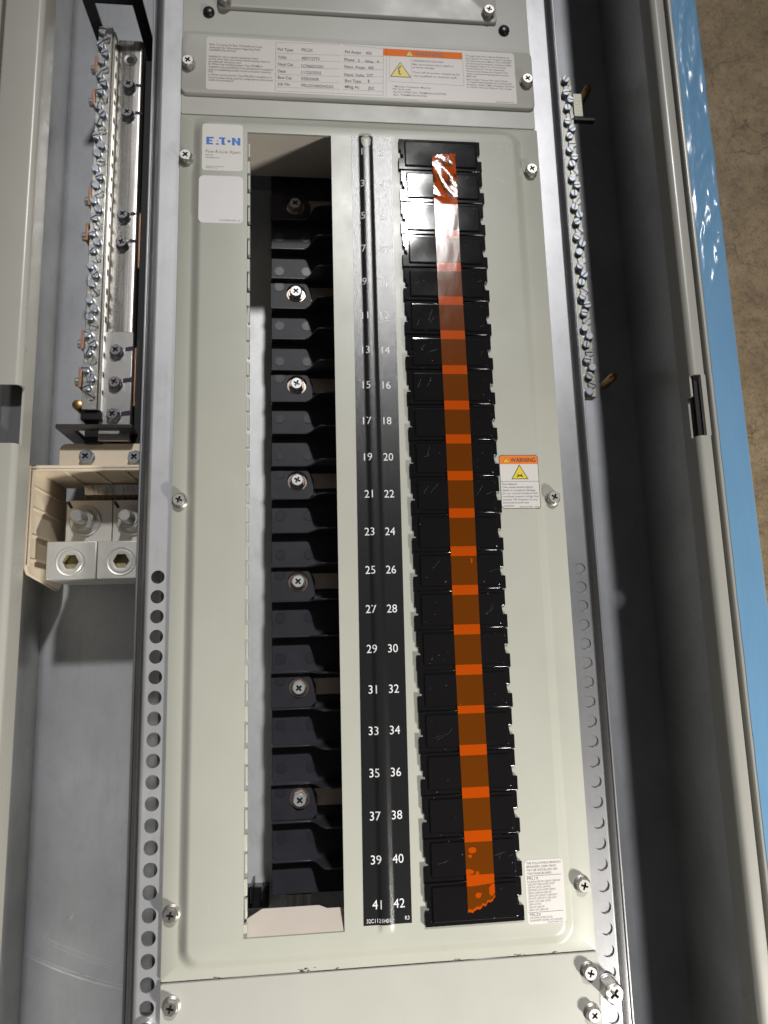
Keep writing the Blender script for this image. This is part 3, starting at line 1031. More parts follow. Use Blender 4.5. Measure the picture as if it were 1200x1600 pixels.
for j in range(len(rows) - 1):
    pass
vs = [[mb.v(p) for p in r] for r in rows]
for j in range(len(vs) - 1):
    ym = (rows[j][3][1] + rows[j + 1][3][1]) / 2
    rel = (-ym) % 25.4
    free = rel > 22.3 or rel < 3.2  or ym > -16.5
    for i in range(NXT):
        xm = (rows[j][i][0] + rows[j][i + 1][0]) / 2
        fr = free
        if j > len(vs) - 5: fr = True
        if not fr:
            for cx, cy, a, b_ in ((63.5, -490.5, 2.6, 1.7), (62.0, -494.0, 1.2, 1.0), (60.5, -503.0, 3.4, 1.6), (66.0, -505.5, 1.4, 2.6), (75.0, -517, 2.2, 5.0), (66.0, -517.5, 2.0, 1.6), (72.0, -311.2, 1.0, 1.0)):
                if ((xm - cx) / a) ** 2 + ((ym - cy) / b_) ** 2 < 1: fr = True
            if -52 < ym < -15 and noise.noise(Vector((xm * .25, ym * .12 + xm * .2, 9))) > 0.0: fr = True
        mb.mi = 1 if fr else 0
        mb.face([vs[j][i], vs[j + 1][i], vs[j + 1][i + 1], vs[j][i + 1]])
tape = mb.done("orange_tape", [M_TAPE_ON, M_TAPE_FREE], None, 0, 50, up=True)
tag(tape, "long strip of orange tape with torn ends running down the black fillers", "tape")

# ------------------------------------------------------------------ upper covers
up = thing("upper_cover", "grey cover sheet with two black plugs, above and behind the nameplate", "panel cover", (8, 140, 0))
mb = MB(); mb.prism(rrect(-124.2, 139.6, 17.9, 330, 1.5, 3), -2.0, -0.25); mb.done("cover_sheet", M_PAINT_COOL, up, 0.4)
for px, py in ((326, 17), (788, 46)):
    x, y = at(px, py, 1.5)
    mb = MB(); mb.lathe(x, y, [(4.3, -0.2), (4.3, 0.8), (3.9, 1.8), (2.8, 2.6), (1.3, 3.0), (0.3, 3.05)], 28); mb.done("black_plug", M_BLKPL, up, 0, 40)
dev = thing("device_cover", "grey plate at the top edge of the view, fixed over the upper cover", "panel cover", (8, 150, 0))
mb = MB()
loops = [[(x, y, z) for x, y in rrect(-99.2 + d, 114.2 - d, 107.2 + d, 320, 2.5, 4)] for d, z in ((0, -0.2), (0, 1.6), (0.5, 2.3), (1.4, 2.6))]
mb.loft(loops, cap1=True); mb.done("cover_sheet", M_PAINT_COOL, dev, 0, 30)
for px, py in ((350, 0), (764, 20)):
    x, y = at(px, py, 6); screw_mesh("cover_screw", dev, x, y + 2, 2.6, rot=random.uniform(0, 1))

npl = thing("nameplate_cover", "grey cover bearing the long cream nameplate and warning label", "panel cover", (8, 57, 0))
mb = MB()
loops = [[(x, y, z) for x, y in rrect(-124.2 + d, 139.8 - d, 33.0 + d, 82.6 - d * .5, 4.5, 6)] for d, z in ((0, -0.2), (0, 1.4), (0.4, 2.2), (1.2, 2.6))]
mb.loft(loops, cap1=True); mb.done("cover_sheet", M_PAINT_COOL, npl, 0, 30)
for px, py in ((293, 92), (825, 121)):
    x, y = at(px, py, 8); screw_mesh("cover_screw", npl, x, y, 2.6, rot=random.uniform(0, 1))
NZ = 2.62
lab = sticker("nameplate_label", npl, -106.2, 125.7, 36.2, 80.4, NZ, 2.2, M_LABELCREAM)
NT = NZ + 0.16
mbk, mbs, mbo, mby = MB(), MB(), MB(), MB()
def tpx(mbx, s, px, py, w, h=None, bold=0.0):
    """lettering whose left baseline end is seen at px,py; w = width in photograph pixels"""
    x, y = at(px, py, NT)
    x2, y2 = at(px + w, py, NT)
    mbx.text(s, x, y, NT, h or 1.5, (x2 - x), bold or 0.008)
left = [("Refer To Listing On Rear Of Deadfront Cover", 327, 70.5, 83), ("Assembly For Information Regarding Field", 327, 75, 79), ("Installable Device Kits.", 327, 79, 42),
        ("Suitable for use as service equipment when:", 326, 89, 78), ("a) Not more than one service disconnecting means is", 326, 93, 95), ("provided per enclosure, and", 326, 97, 50), ("b) When main bonding jumper Type PRLMBJ is", 326, 101, 84),
        ("installed in the panelboard if the panelboard is equipped", 326, 105.4, 100), ("with an insulated grounded circuit conductor (neutral),", 325.5, 109.6, 98), ("and", 325.5, 112.8, 7), ("c) When service barrier Type PRLSEB is installed on a", 325.5, 117.6, 99),
        ("circuit breaker being used as a single service disconnect", 325.5, 122, 101), ("within the panelboard.", 325.5, 126, 40)]
for s_, px, py, w in left: tpx(mbs, s_, px, py, w, 1.7)
tab = [("Pnl Type", 434, 79, 24, "PRL2X", 471, 80, 18), ("Volts", 434, 91, 13.5, "480Y/277V", 471, 93, 29), ("Neut Cat", 434, 102, 24, "1C96652G01", 471, 105, 34), ("Date", 434, 113, 12, "11/22/2025", 471, 115, 31), ("Box Cat", 434, 123, 22, "EZB2060R", 471, 125, 28), ("Job No", 433.5, 133, 19.5, "PRL2X3400X42AS", 471, 135.5, 50),
       ("Pnl Amps", 539, 83, 25, "400", 571.5, 85, 9), ("Phase", 538, 95, 16, "3", 559, 97, 3), ("Wire", 570, 98, 13, "4", 589, 98.5, 3), ("Neut. Amps", 538, 106, 32, "400", 575, 108, 9), ("Neut. Volts", 538, 118.5, 31, "277", 573, 120, 10), ("Box Type", 539, 128, 25, "1", 575, 129, 2), ("Mfdg At", 539, 137.5, 22, "JRZ", 575, 140, 10)]
for a, px, py, w, b_, qx, qy, qw in tab:
    tpx(mbk, a, px, py, w, 2.5, 0.022); tpx(mbk, b_, qx, qy, qw, 2.6, 0.018)
def lpx(mbx, p, q, w): mbx.line(at(*p, NT), at(*q, NT), w, NT)
for ya_, yb_ in ((66, 75), (83, 87), (93, 97), (104, 108), (116, 119), (126, 129), (136, 142)):
    lpx(mbs, (431, ya_), (531, ya_ + 3.6), 0.16); lpx(mbs, (536, ya_ + 3.8), (598, yb_ + 1), 0.16)
lpx(mbs, (431, 66), (430, 142), 0.2); lpx(mbs, (599, 74), (598.5, 149), 0.2); lpx(mbs, (430, 142), (598.5, 149), 0.16)
lpx(mbs, (604, 74), (603, 150), 0.18)
# warning block
ox0, oy0 = at(607, 90, NT); ox1, oy1 = at(722, 92, NT)
mbo.poly([(24.6, 72.2, NT), (85.2, 72.6, NT), (85.2, 78.4, NT), (24.8, 78.4, NT)])
def warn2(cx, cy, w, h):
    mbs.poly([(x, y, NT + .04) for x, y in tri_round(cx, cy, w, h)]); mby.poly([(x, y, NT + .10) for x, y in tri_round(cx, cy + h * .04, w * .86, h * .88)])
x, y = at(640, 87.5, NT); warn2(x, 73.0, 5.6, 4.6)
mbs.text("!", x, 73.7, NT + .2, 2.4, align='CENTER')
x, y = at(648, 88.5, NT); mbk.text("WARNING", x, 73.7, NT + .08, 3.6, 22.5, bold=0.01)
x, y = at(626, 120.5, NT); warn2(x, y, 16.0, 13.0)
mbs.poly([(x + a, y + 1.8 + b_, NT + .2) for a, b_ in ((0.8, 7.5), (-1.6, 3.9), (-0.2, 4.1), (-0.8, 1.2), (0.9, 1.0), (-0.3, 0.0), (-1.6, 1.2), (-1.4, 1.4), (-1.1, 4.9), (-2.4, 4.6), (-0.1, 7.9))])
lpx(mbs, (643, 92), (643, 128), 0.15); lpx(mbs, (609, 87), (608, 127), 0.15); lpx(mbs, (609, 127), (725, 134), 0.15); lpx(mbs, (723, 94), (725, 134), 0.15)
for s_, px, py, w in (("HAZARDOUS VOLTAGE.", 645, 96, 48), ("May cause severe injury, death or", 645, 101.5, 64), ("property damage.", 645, 106, 34), ("Turn off all power supplying by", 645, 114, 73), ("the qualified or trained staff.", 646, 119.5, 68),
                      ("* Minimum Conductor Material", 614, 136, 58), ("Per local code", 614, 140, 28), ("AL/CU WIRE 75C TERMINALS RATED", 614, 144.5, 83), ("ALL TERMINATIONS.", 614, 149, 54)):
    tpx(mbs, s_, px, py, w, 1.5)
rt = ["Through Feed And Subfeed Panelboards", "Are Capable For Use On A System Capable", "Of Delivering Not More Than 200,000", "rms Symmetrical Amperes. Panelboard May", "Be Supplied Where Or Is Connected", "Series Rated From An Upstream", "Overcurrent Device As Listed In The", "Approved Series Rating Information", "Manual."]
for i, s_ in enumerate(rt): tpx(mbs, s_, 727 + 0.3 * i, 88 + 4.0 * i, (68, 72, 70, 71, 62, 60, 64, 66, 15)[i], 1.35)
for i, s_ in enumerate(("Field Install: Torque Per Label Values", "To Install Field Supplied, As Indicated By", "Breaker Suffix. May Reduce Service", "In Other Words Follow The Code.")): tpx(mbs, s_, 729 + 0.3 * i, 125 + 4.0 * i, (64, 70, 74, 70)[i], 1.35)
tpx(mbs, "96XP1093H01 R25", 775, 160, 28, 1.0)
mbk.done("black_print", M_INKSOFT, lab, 0, 0, up=True)
mbs.done("small_print", mat("faded_ink", (0.085, 0.076, 0.07), 0.5), lab, 0, 0, up=True)
mbo.done("orange_band", mat("orange_print", (0.82, 0.17, 0.0), 0.6, 0, 0.3), lab, 0, 0, up=True); mby.done("yellow_triangle", M_YELLOW, lab, 0, 0, up=True)

# ------------------------------------------------------------------ bottom cover
low = thing("bottom_cover", "plain grey cover below the deadfront plate along the bottom edge", "panel cover", (8, -640, 0))
mb = MB(); mb.prism(rrect(-124.4, 141.4, -860, -556.2, 1.5, 3), -2.0, 0.0); mb.done("cover_sheet", M_PAINT_COOL, low, 0.4)
for px, py in ((265, 1578), (924, 1522), (930, 1588)):
    x, y = at(px, py, 5.5); screw_mesh("cover_screw", low, x, y, 0.05, rot=random.uniform(0, 1))

# ------------------------------------------------------------------ bus chassis seen through the slot
bus = thing("bus_chassis", "charcoal plastic bus insulator with zinc screws inside the open slot", "bus bar assembly", (-20, -268, FZ))
IZ = -66.0
mb = MB(); mb.box(-63.0, 40, -533.0, 18, IZ - 6, IZ)
mb.box(-60.0, 36, -533.0, 18, FZ + 1, IZ - 6)
mb.done("insulator_tray", M_CHAR, bus, 0.5)
mb = MB(); mb.box(-98, -55, -560, 40, FZ + 0.1, FZ + 1.0); mb.done("chassis_pan", M_SLOTPAN, bus)
SY0 = -12.2
PIT = 76.3
edge = []
for k in range(-1, 8):
    ys_ = SY0 - PIT * k
    edge += [ys_ - 14.4, ys_ - 39.9]
def rib_divider(y):
    # low wall that climbs in a curve into a tall fin on its right
    prof = [(-63.0, IZ), (-63.0, IZ + 7.5), (-36.5, IZ + 7.5)]
    for i in range(9):
        u = i / 8
        prof.append((-36.0 + 11.0 * u, IZ + 7.5 + 20.5 * (0.5 - 0.5 * math.cos(math.pi * u)) ))
    prof += [(-8.0, IZ + 29), (12.0, IZ + 29), (12.0, IZ)]
    m_ = MB()
    a = [m_.v((x, y - 0.7, z)) for x, z in prof]; b_ = [m_.v((x, y + 0.7, z)) for x, z in prof]
    n = len(prof)
    for i in range(n): m_.face([a[i], a[(i + 1) % n], b_[(i + 1) % n], b_[i]])
    m_.face(a[::-1]); m_.face(b_)
    return m_.done("pole_divider", M_CHARG, bus, 0.45, 30, origin=(-30, y, IZ))
d0 = rib_divider(SY0 - 14.4)
for k in range(0, 7):
    for off in (-14.4, -39.9, -65.3):
        dy = -PIT * k + off + 14.4
        if k == 0 and off == -14.4: continue
        if SY0 + dy - 14.4 < -532: continue
        c = copy_part(d0, bus, 0, dy)
# screw blocks, stabs, pips, screws
def conn_block(y):
    m_ = MB()
    pts = [(-63.4, y - 13.6), (-35.0, y - 13.6), (-31.3, y - 10.5), (-31.3, y + 1.5), (-35.0, y + 8.5), (-36.0, y + 10.6), (-63.4, y + 10.6)]
    hole = circ(-43.4, y, 7.6, 28)
    zt = IZ + 3.6
    top = [m_.v((a, b_, zt)) for a, b_ in pts]; bot = [m_.v((a, b_, IZ + .1)) for a, b_ in pts]
    n = len(pts)
    for i in range(n): m_.face([bot[i], bot[(i + 1) % n], top[(i + 1) % n], top[i]])
    ht = [m_.v((a, b_, zt)) for a, b_ in hole]; hb = [m_.v((a, b_, IZ + .3)) for a, b_ in hole]
    m_.fill([top, ht])
    for i in range(28): m_.face([ht[i], ht[(i + 1) % 28], hb[(i + 1) % 28], hb[i]])
    m_.box(-62.5, -36.5, y + 10.8, y + 12.2, IZ, zt + 0.7)
    return m_.done("connector_block", M_CHAR, bus, 0.25, 30, origin=(-43, y, IZ))
cb = conn_block(SY0)
mb = MB(); mb.lathe(-43.4, SY0, [(7.4, IZ + .35), (7.4, IZ + 1.0), (4.9, IZ + 1.1)], 28, False, False); mb.lathe(-43.4, SY0, [(5.9, IZ + 1.0), (5.9, IZ + 1.8), (5.4, IZ + 2.2)], 28)
ws_ = mb.done("cup_washer", galv("washer_metal", (0.72, 0.58, 0.50), 0.3, 0.1), bus, 0, 30, origin=(-43.4, SY0, IZ))
sc_ = screw_mesh("terminal_screw", bus, -43.4, SY0, IZ + 2.2, 5, 4.5, 5.8, washer=False, rot=0.2, m=galv("satin_zinc", (0.74, 0.745, 0.75), 0.46, 0.05, 0.55))
mb = MB(); mb.box(-34.0, 4, SY0 - 5.5, SY0 + 6.5, IZ - 2.0, IZ + 1.2); stb = mb.done("branch_stab", M_TAB, bus, 0.4, origin=(-15, SY0, IZ))
def pip(x, y, z, r=3.9):
    m_ = MB(); m_.lathe(x, y, [(r, z - .2), (r, z + .25), (r - .35, z + .25), (r - .5, z + .08)], 24); return m_.done("ejector_mark", M_PIP, bus, 0, 30, origin=(x, y, z))
p0 = pip(-56.6, SY0 + 5.4, IZ + 3.65)
p1 = pip(-56.6, SY0 - 26.0, IZ + .05)
for k in range(0, 7):
    for src in (cb, ws_, sc_, stb, p0):
        if k: copy_part(src, bus, 0, -PIT * k, rz=(random.uniform(-.5, .5) if src is sc_ else 0))
    for dx, dy in ((0, 0), (21.4, 0), (0, -29.6), (21.4, -29.6)):
        if k == 0 and dx == 0 and dy == 0: continue
        if SY0 - 26 + dy - PIT * k > -520: copy_part(p1, bus, dx, dy - PIT * k)
# tinned end of the bus and end clips
mb = MB(); mb.box(-53.5, -36.0, -546, -533.6, IZ - 5.5, IZ - 1.5); mb.done("bus_end", M_TIN, bus, 0.3)
mb = MB()
mb.box(-84.5, -68, -556, -541, FZ, FZ + 10)
mb.box(-80.5, -78.6, -548, -536, FZ, FZ + 24); mb.box(-73.0, -71.4, -548, -541, FZ, FZ + 20)
mb.done("end_clip", M_BLKPL, bus, 0.4)

# beige barrier boards closing both ends of the bus
br = thing("barrier_board", "shadowed beige barrier board behind the top end of the slot", "barrier", (-45, 12, -40), "beige barrier boards at the bus ends")
mb = MB(); mb.extrude_x([(3.0, 0.5), (5.0, 0.5), (12.5, -58), (10.5, -58)], -100, -12); mb.done("board", M_TANPALE, br, 0.3)
mb = MB()
mb.poly([(-100, 10.8, -58.2), (-12, 10.8, -58.2), (-12, 60, -58.2), (-100, 60, -58.2)])
mb.done("board_foot", M_BLKPL, br, 0, up=True)
br2 = thing("barrier_board", "bright beige barrier board at the bottom end of the slot", "barrier", (-45, -535, -40), "beige barrier boards at the bus ends")
mb = MB()
prof = [(-110, -5.0), (-78, -5.2), (-66, -10.6), (-31, -10.6), (-26, -9.0), (-5, -9.0), (-5, 1.8), (-110, 1.8)]
def by_(z): return -533.8 + (1.8 - z) * 0.95
a = [mb.v((x, by_(z), z)) for x, z in prof]; b_ = [mb.v((x, by_(z) - 2.0, z - 1.0)) for x, z in prof]
n = len(prof)
for i in range(n): mb.face([a[i], a[(i + 1) % n], b_[(i + 1) % n], b_[i]])
mb.face(a); mb.face(b_[::-1])
mb.done("board", M_TANPALE, br2, 0.5)

# ------------------------------------------------------------------ left gutter: neutral assembly
neu = thing("neutral_bus", "wide tin plated neutral bus with hex bolts and purple marks, left gutter", "bus bar", (-176, -40, FZ))
BZ = -55.0
mb = MB()
prof = arc(-183.8, BZ - 3, 3, 180, 90, 4) + arc(-168.2, BZ - 3, 3, 90, 0, 4) + [(-165.2, BZ - 16), (-168.2, BZ - 16), (-168.2, BZ - 3.2), (-183.8, BZ - 3.2), (-183.8, BZ - 16), (-186.8, BZ - 16)]
mb.extrude_y(prof, -212, 126.5); mb.done("bus_bar", M_TIN, neu, 0.4, 40)
mb = MB(); mb.box(-187.8, -165.2, -212.5, -127.6, BZ + 0.05, BZ + 3.2); mb.done("link_plate", galv("dull_tin_plate", (0.60, 0.58, 0.57), 0.36, 0.15), neu, 0.5)
mb = MB()
mb.box(-190.6, -187.6, -215, 108, FZ, BZ - 3); mb.box(-164.5, -155, -215, 112, FZ, BZ - 4); mb.done("insulating_support", M_BLKPL, neu, 0.5)
nb = None
for px, py, z in ((201, 132, BZ), (199, 176, BZ), (192, 335, BZ), (190, 379, BZ), (181, 547, BZ + 3.2), (179, 597, BZ + 3.2), (176, 647, BZ + 3.2)):
    x, y = at(px, py, z + 4)
    screw_mesh("bus_bolt", neu, x, y, z, 5.3, 4.2, 5.6, rot=random.uniform(0, 1), m=galv("dark_zinc", (0.62, 0.62, 0.64), 0.28, 0.1) if nb is None else nb)
x, y = at(204, 94, BZ)
mb = MB(); mb.lathe(x, y, [(5.6, BZ + .05), (5.2, BZ + .25), (3.4, BZ + .05)], 28, False, False); mb.mi = 1; mb.poly([(a, b_, BZ + .06) for a, b_ in circ(x, y, 3.2, 24)]); mb.done("dimpled_hole", [M_TIN, M_DARK], neu, 0, 30)
mb = MB()
def smear(p, q, w, z):
    a, b_ = Vector(at(*p, z)), Vector(at(*q, z))
    n = 8
    for i in range(n):
        u0, u1 = i / n, (i + 1) / n
        w0 = w * random.uniform(.85, 1.1)
        pa, pb = a.lerp(b_, u0), a.lerp(b_, u1)
        mb.poly([(pa.x, pa.y - w0 / 2, z), (pb.x, pb.y - w0 / 2, z), (pb.x, pb.y + w0 / 2, z), (pa.x, pa.y + w0 / 2, z)])
for p, q in (((196, 546), (209, 544)), ((192, 595), (206, 593)), ((189, 647), (204, 645))): smear(p, q, 3.6, BZ + 3.32)
for p, q in (((212, 133), (222, 134)), ((211, 176), (222, 177)), ((204, 334), (212, 334)), ((202, 376), (213, 377))): smear(p, q, 2.8, BZ + .14)
mb.done("purple_marks", M_PURPLE, neu, 0, 0, up=True)
# copper straps standing on edge right of the bus, and short ones left of the terminal bar
for (px, py0, py1) in ((230.5, 139, 221), (222.5, 333, 419), (215.5, 543, 635)):
    z = -60
    x0_, y1_ = at(px, py0, z); x1_, y0_ = at(px - 6, py1, z)
    xm = (x0_ + x1_) / 2
    mb = MB(); mb.box(xm - 1.1, xm + 1.1, y0_, y1_, z - 22, z); mb.done("copper_strap", M_COPPER, neu, 0.3)

tb = thing("neutral_terminal_bar", "long aluminium terminal bar of staggered slotted screws, left gutter", "terminal bar", (-192, -32, FZ))
TBZ = -45.0
M_TBAR = galv("bright_aluminium_bar", (0.84, 0.82, 0.77), 0.30, 0.12)
mb = MB(); mb.box(-198.2, -187.4, -191, 129, TBZ - 11, TBZ)
mb.box(-187.3, -185.4, -191, 126, TBZ - 11, TBZ - 1.5)
mb.done("terminal_body", M_TBAR, tb, 0.4)
mb = MB()
y = 122.0
while y > -186:
    mb.box(-185.5, -185.1, y - 4.0 * random.uniform(.7, 1.2), y, TBZ - 7.5, TBZ - 4.5)
    y -= 13.5 * random.uniform(.8, 1.2)
mb.done("wire_holes", M_DARK, tb)
mb = MB(); mb.box(-198.0, -186, -214, -192.5, FZ, TBZ - 9); mb.box(-199.5, -184.5, -197.5, -191.4, TBZ - 12, TBZ - 3); mb.box(-197.5, -187.5, -190, 112, FZ, TBZ - 11.2); mb.done("black_support", M_BLKPL, tb, 0.4)
y = 122.5
k = 0
pat = ((-1.2, 0.0, 3.6), (1.3, 0.4, 0.9), (-2.0, 0.2, 4.2), (1.4, 0.0, 4.0))
while y > -187:
    ox, oy, h = pat[k % 4]
    h = h * random.uniform(.8, 1.15)
    slot_screw("terminal_screw", tb, -193.2 + ox, y + oy, TBZ, 3.1 if h > 1.4 else 3.6, max(0.7, h), random.uniform(0, math.pi), M_BLUEZINC if h > 1.4 else M_ZINC)
    y -= 6.75
    k += 1
for px, py0, py1 in ((151, 87, 112), (147.5, 138, 163), (141, 292, 320), (136.5, 348, 375), (130, 515, 545), (126, 574, 605)):
    z = -58
    x0_, y1_ = at(px + 1, py0, z); x1_, y0_ = at(px - 3, py1, z)
    xm = (x0_ + x1_) / 2
    mb = MB(); mb.box(xm - 1.2, xm + 1.2, y0_, y1_, z - 14, z); mb.done("copper_strap", M_COPPER, tb, 0.3)
    mb = MB()
    yc = (y0_ + y1_) / 2 - 2
    pts = [(yc + 3.4 * math.cos(2 * math.pi * i / 14), z - 5 + 3.4 * math.sin(2 * math.pi * i / 14)) for i in range(14)]
    mb.extrude_x(pts, xm - 4.6, xm - 1.3); mb.done("strap_bolt", M_NUT, tb, 0.5)
x, y = at(120, 632, -52)
mb = MB(); mb.lathe(x, y, [(3.4, -80), (3.4, -56)], 18); mb.mi = 1; mb.lathe(x, y, [(3.6, -56), (3.6, -52.5), (2.6, -52)], 18); mb.done("post", [M_BLKPL, M_BRASS], tb, 0, 40)

# black brackets holding the neutral
def bracket(name, label, yb, xl, xr, ztop, zbot, wbar):
    t_ = thing("neutral_bracket", label, "bracket", ((xl + xr) / 2, yb, FZ), "black brackets of the neutral assembly")
    mb = MB()
    w = wbar
    prof = [(xl, zbot), (xl, ztop), (xr, ztop), (xr, zbot), (xr - w, zbot), (xr - w, ztop - w * .6), (xl + w, ztop - w * .6), (xl + w, zbot)]
    a = [mb.v((x, yb, z)) for x, z in prof]; b_ = [mb.v((x, yb + 3.2, z)) for x, z in prof]
    n = len(prof)
    for i in range(n): mb.face([a[i], a[(i + 1) % n], b_[(i + 1) % n], b_[i]])
    for q in ([0, 1, 6, 7], [1, 2, 5, 6], [2, 3, 4, 5]):
        mb.face([a[i] for i in q]); mb.face([b_[i] for i in q])
    mb.done("bracket_frame", M_BLKMET, t_, 0.5, 30)
    return t_
bracket("b", "black bracket bridging the lower end of the neutral bus above the beige box", -206.5, -214.0, -161.0, -40, FZ, 11)
tbk = thing("neutral_bracket", "black bracket legs rising beside the top end of the neutral bus", "bracket", (-185, 118, FZ), "black brackets of the neutral assembly")
mb = MB()
# plane across the box: its legs run from the pan up to a cross bar near the top of the view
yb = 134.0
for (pa, pb, pc, pd) in (((128, 0), (141, 0), (157, 83), (152, 92)), ((215, 0), (226, 0), (240, 78), (236, 88))):
    pass
prof = [(-206, FZ + 20), (-206, -23), (-160, -23), (-160, FZ + 20), (-168.5, FZ + 20), (-168.5, -29), (-197.5, -29), (-197.5, FZ + 20)]
a = [mb.v((x, yb, z)) for x, z in prof]; b_ = [mb.v((x, yb + 3, z)) for x, z in prof]
n = len(prof)
for i in range(n): mb.face([a[i], a[(i + 1) % n], b_[(i + 1) % n], b_[i]])
for q in ([0, 1, 6, 7], [1, 2, 5, 6], [2, 3, 4, 5]):
    mb.face([a[i] for i in q]); mb.face([b_[i] for i in q])
mb.done("bracket_frame", M_BLKPL, tbk, 0.4, 30)

# ------------------------------------------------------------------ beige lug box
lug = thing("lug_barrier_box", "beige moulded barrier box open at the bottom, around the neutral lugs", "barrier box", (-180, -275, FZ))
BX = -229.0
mb = MB()
# left wall, profile in y,z
prof = [(-234.5, -34.5), (-300, -34.5), (-306, -36), (-310.5, -41), (-318.0, -100), (-315, -107), (-306, -109), (-234.5, -109)]
mb.extrude_x(prof, BX, BX + 2.4)
# top wall
mb.box(BX + 2.5, -116, -237.0, -234.6, -104, -34.5)
# rims
mb.box(BX + 2.5, -116, -239.0, -237.1, -38.5, -34.5)
mb.box(BX + 2.5, BX + 4.2, -305, -239.1, -38.5, -34.5)
mb.done("box_walls", M_TAN, lug, 0.9, 30, 3)
mb = MB()
for y in (-249, -264, -283, -300): mb.box(BX + 2.45, BX + 3.6, y - .9, y + .9, -95, -36.5)
for x in (-207, -186, -165, -144): mb.box(x - .9, x + .9, -238.2, -237.05, -95, -36.5)
mb.done("stiffening_ribs", M_TAN, lug, 0.4)
mb = MB(); mb.prism(rrect(-215.8, -116, -234.4, -213.2, 5.0, 5), -60, -57); mb.lathe(-177.0, -224.5, [(8.4, -57.0), (8.4, -56.9), (8.0, -56.9), (8.0, -57.0)], 36, False, False); mb.done("mounting_tab", M_TAN, lug, 0.5)
for px, py in ((134, 713), (210, 714)):
    x, y = at(px, py, -53); screw_mesh("tab_screw", lug, x, y, -57, 5.6, 4.6, 5.4, m=M_BLUEZINC, rot=.3)

ter = thing("bus_landing", "bent tin plated landing bar under the neutral lugs inside the beige box", "bus bar", (-178, -252, -90))
mb = MB(); mb.extrude_x([(-238, -84), (-246, -86), (-250, -92), (-300, -92), (-300, -95), (-249, -95), (-244, -89), (-238, -87)], -206, -120); mb.done("landing_bar", M_TIN, ter, 0.4, 50)

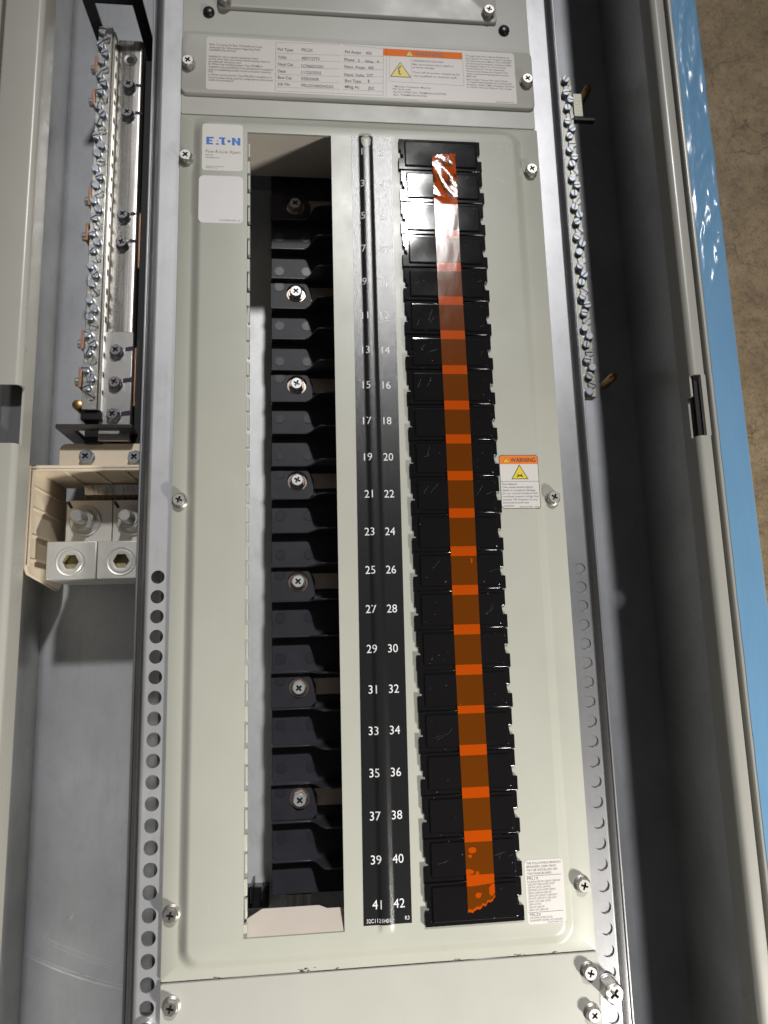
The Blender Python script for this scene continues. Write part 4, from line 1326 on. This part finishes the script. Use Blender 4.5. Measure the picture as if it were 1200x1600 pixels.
def make_lug(x0, label):
    t_ = thing("neutral_lug", label, "lug", (x0 + 17, -285, -92), "aluminium neutral lugs")
    x1 = x0 + 33.4
    mb = MB(); mb.box(x0, x1, -292, -251.5, -91.9, -78); mb.done("lug_pad", M_ALU, t_, 0.5)
    mb = MB()
    o4 = [(x0, -314.2), (x1, -314.2), (x1, -287.6), (x0, -287.6)]
    top = [mb.v((a, b_, -42.2)) for a, b_ in o4]; bot = [mb.v((a, b_, -91.9)) for a, b_ in o4]
    for i in range(4): mb.face([bot[i], bot[(i + 1) % 4], top[(i + 1) % 4], top[i]])
    mb.face(bot)
    mb.fill([top, [mb.v((a, b_, -42.2)) for a, b_ in circ(x0 + 16.4, -302.0, 9.0, 36)]])
    mb.done("lug_block", M_ALU, t_, 0.6)
    cx, cy = x0 + 16.4, -302.0
    mb = MB()
    zt = -42.1
    ro = [(10.2, zt), (9.8, zt + .5), (9.0, zt + .2), (8.2, zt + .2), (7.6, zt + .7), (6.6, zt + .7)]
    vs = mb.lathe(cx, cy, ro, 36, False, False)
    hexp = []
    for i in range(36):
        a = 2 * math.pi * i / 36
        hx = math.cos(math.pi / 6) / math.cos((a % (math.pi / 3)) - math.pi / 6)
        hexp.append((cx + 5.6 * hx * math.cos(a), cy + 5.6 * hx * math.sin(a), zt + .5))
    top = [mb.v(p) for p in hexp]
    for i in range(36): mb.face([vs[-1][i], vs[-1][(i + 1) % 36], top[(i + 1) % 36], top[i]])
    low_ = [mb.v((p[0], p[1], zt - 7)) for p in hexp]
    mb.mi = 1
    for i in range(36): mb.face([top[i], top[(i + 1) % 36], low_[(i + 1) % 36], low_[i]])
    mb.face(low_)
    mb.done("clamp_screw", [M_ALU, M_SOCKET], t_, 0, 30)
    cx, cy = x0 + 14.2, -267.0
    mb = MB(); mb.lathe(cx, cy, [(11.5, -78), (11.5, -76.6), (11.0, -76.3)], 36); mb.done("washer", M_NUT, t_, 0, 30)
    mb = MB(); mb.prism(circ(cx, cy, 8.2, 6, .2), -76.3, -69); mb.lathe(cx, cy, [(6.6, -69), (6.2, -68.4)], 24); mb.done("nut", M_NUT, t_, 0, 20)
    mb = MB()
    pr = []
    z = -70
    while z < -56: pr += [(4.3, z), (4.75, z + .6)]; z += 1.2
    mb.lathe(cx, cy, pr + [(4.3, z), (3.6, z + .7)], 22); mb.done("stud", M_NUT, t_, 0, 25)
    mb = MB()
    a, b_ = (x0 + 0.8, -252.6), (x0 + 4.0, -257.6)
    mb.line(a, b_, 2.2, -77.85); mb.line((x0 + 5.6, -259), (x0 + 7, -261), 2.2, -76.1 if False else -77.85)
    mb.done("marker_stroke", M_PURPLE, t_, 0, 0, up=True)
    return t_
make_lug(-216.0, "aluminium neutral lug at the left end inside the beige box")
make_lug(-182.0, "aluminium neutral lug half hidden under the perforated rail")

# ------------------------------------------------------------------ right gutter: ground bar, studs
gb = thing("ground_bar", "narrow ground terminal bar of slotted screws beside the dark right gutter", "terminal bar", (192, -32, FZ))
GZ = -60.0
mb = MB(); mb.box(182.0, 196.4, -174, 118, GZ - 9, GZ); mb.box(197.4, 205.5, 80.5, 103, GZ - 9, GZ - .6); mb.done("terminal_body", galv("pale_bar", (0.42, 0.41, 0.35), 0.42, 0.25, 0.8), gb, 0.4)
mb = MB()
for i in range(6): mb.box(199, 204.8, 82.5 + i * 3.2, 83.2 + i * 3.2, GZ - .65, GZ - .5)
mb.done("thread_marks", galv("greenish_marks", (0.36, 0.38, 0.27), 0.4, 0.1), gb)
mb = MB(); mb.box(197, 216, 77.3, 80.2, GZ - 6, GZ - 1); mb.box(186, 195, -170, 112, FZ, GZ - 9.1); mb.done("black_support", M_BLKPL, gb, 0.4)
y = 113.0; k = 0
while y > -172:
    ox, oy, h = pat[k % 4]
    h = max(.8, h * random.uniform(.8, 1.2))
    slot_screw("terminal_screw", gb, 191.6 + ox, y + oy, GZ, 3.3 if h > 1.4 else 3.8, h, random.uniform(0, math.pi), M_BLUEZINC if h > 1.4 else M_ZINC)
    y -= 6.75; k += 1
for (x, y, lab_) in ((229.8, 143.2, "dull brass stud beside the upper end of the ground bar"), (230.4, -141.2, "dull copper stud alone in the middle of the dark right gutter")):
    t_ = thing("pan_stud", lab_, "stud", (x, y, FZ), "studs standing in the right gutter")
    mb = MB(); mb.lathe(x, y, [(3.6, FZ), (3.6, FZ + 21), (3.0, FZ + 22.5), (2.2, FZ + 25)], 20); mb.done("stud_shank", M_BRASS, t_, 0, 40)
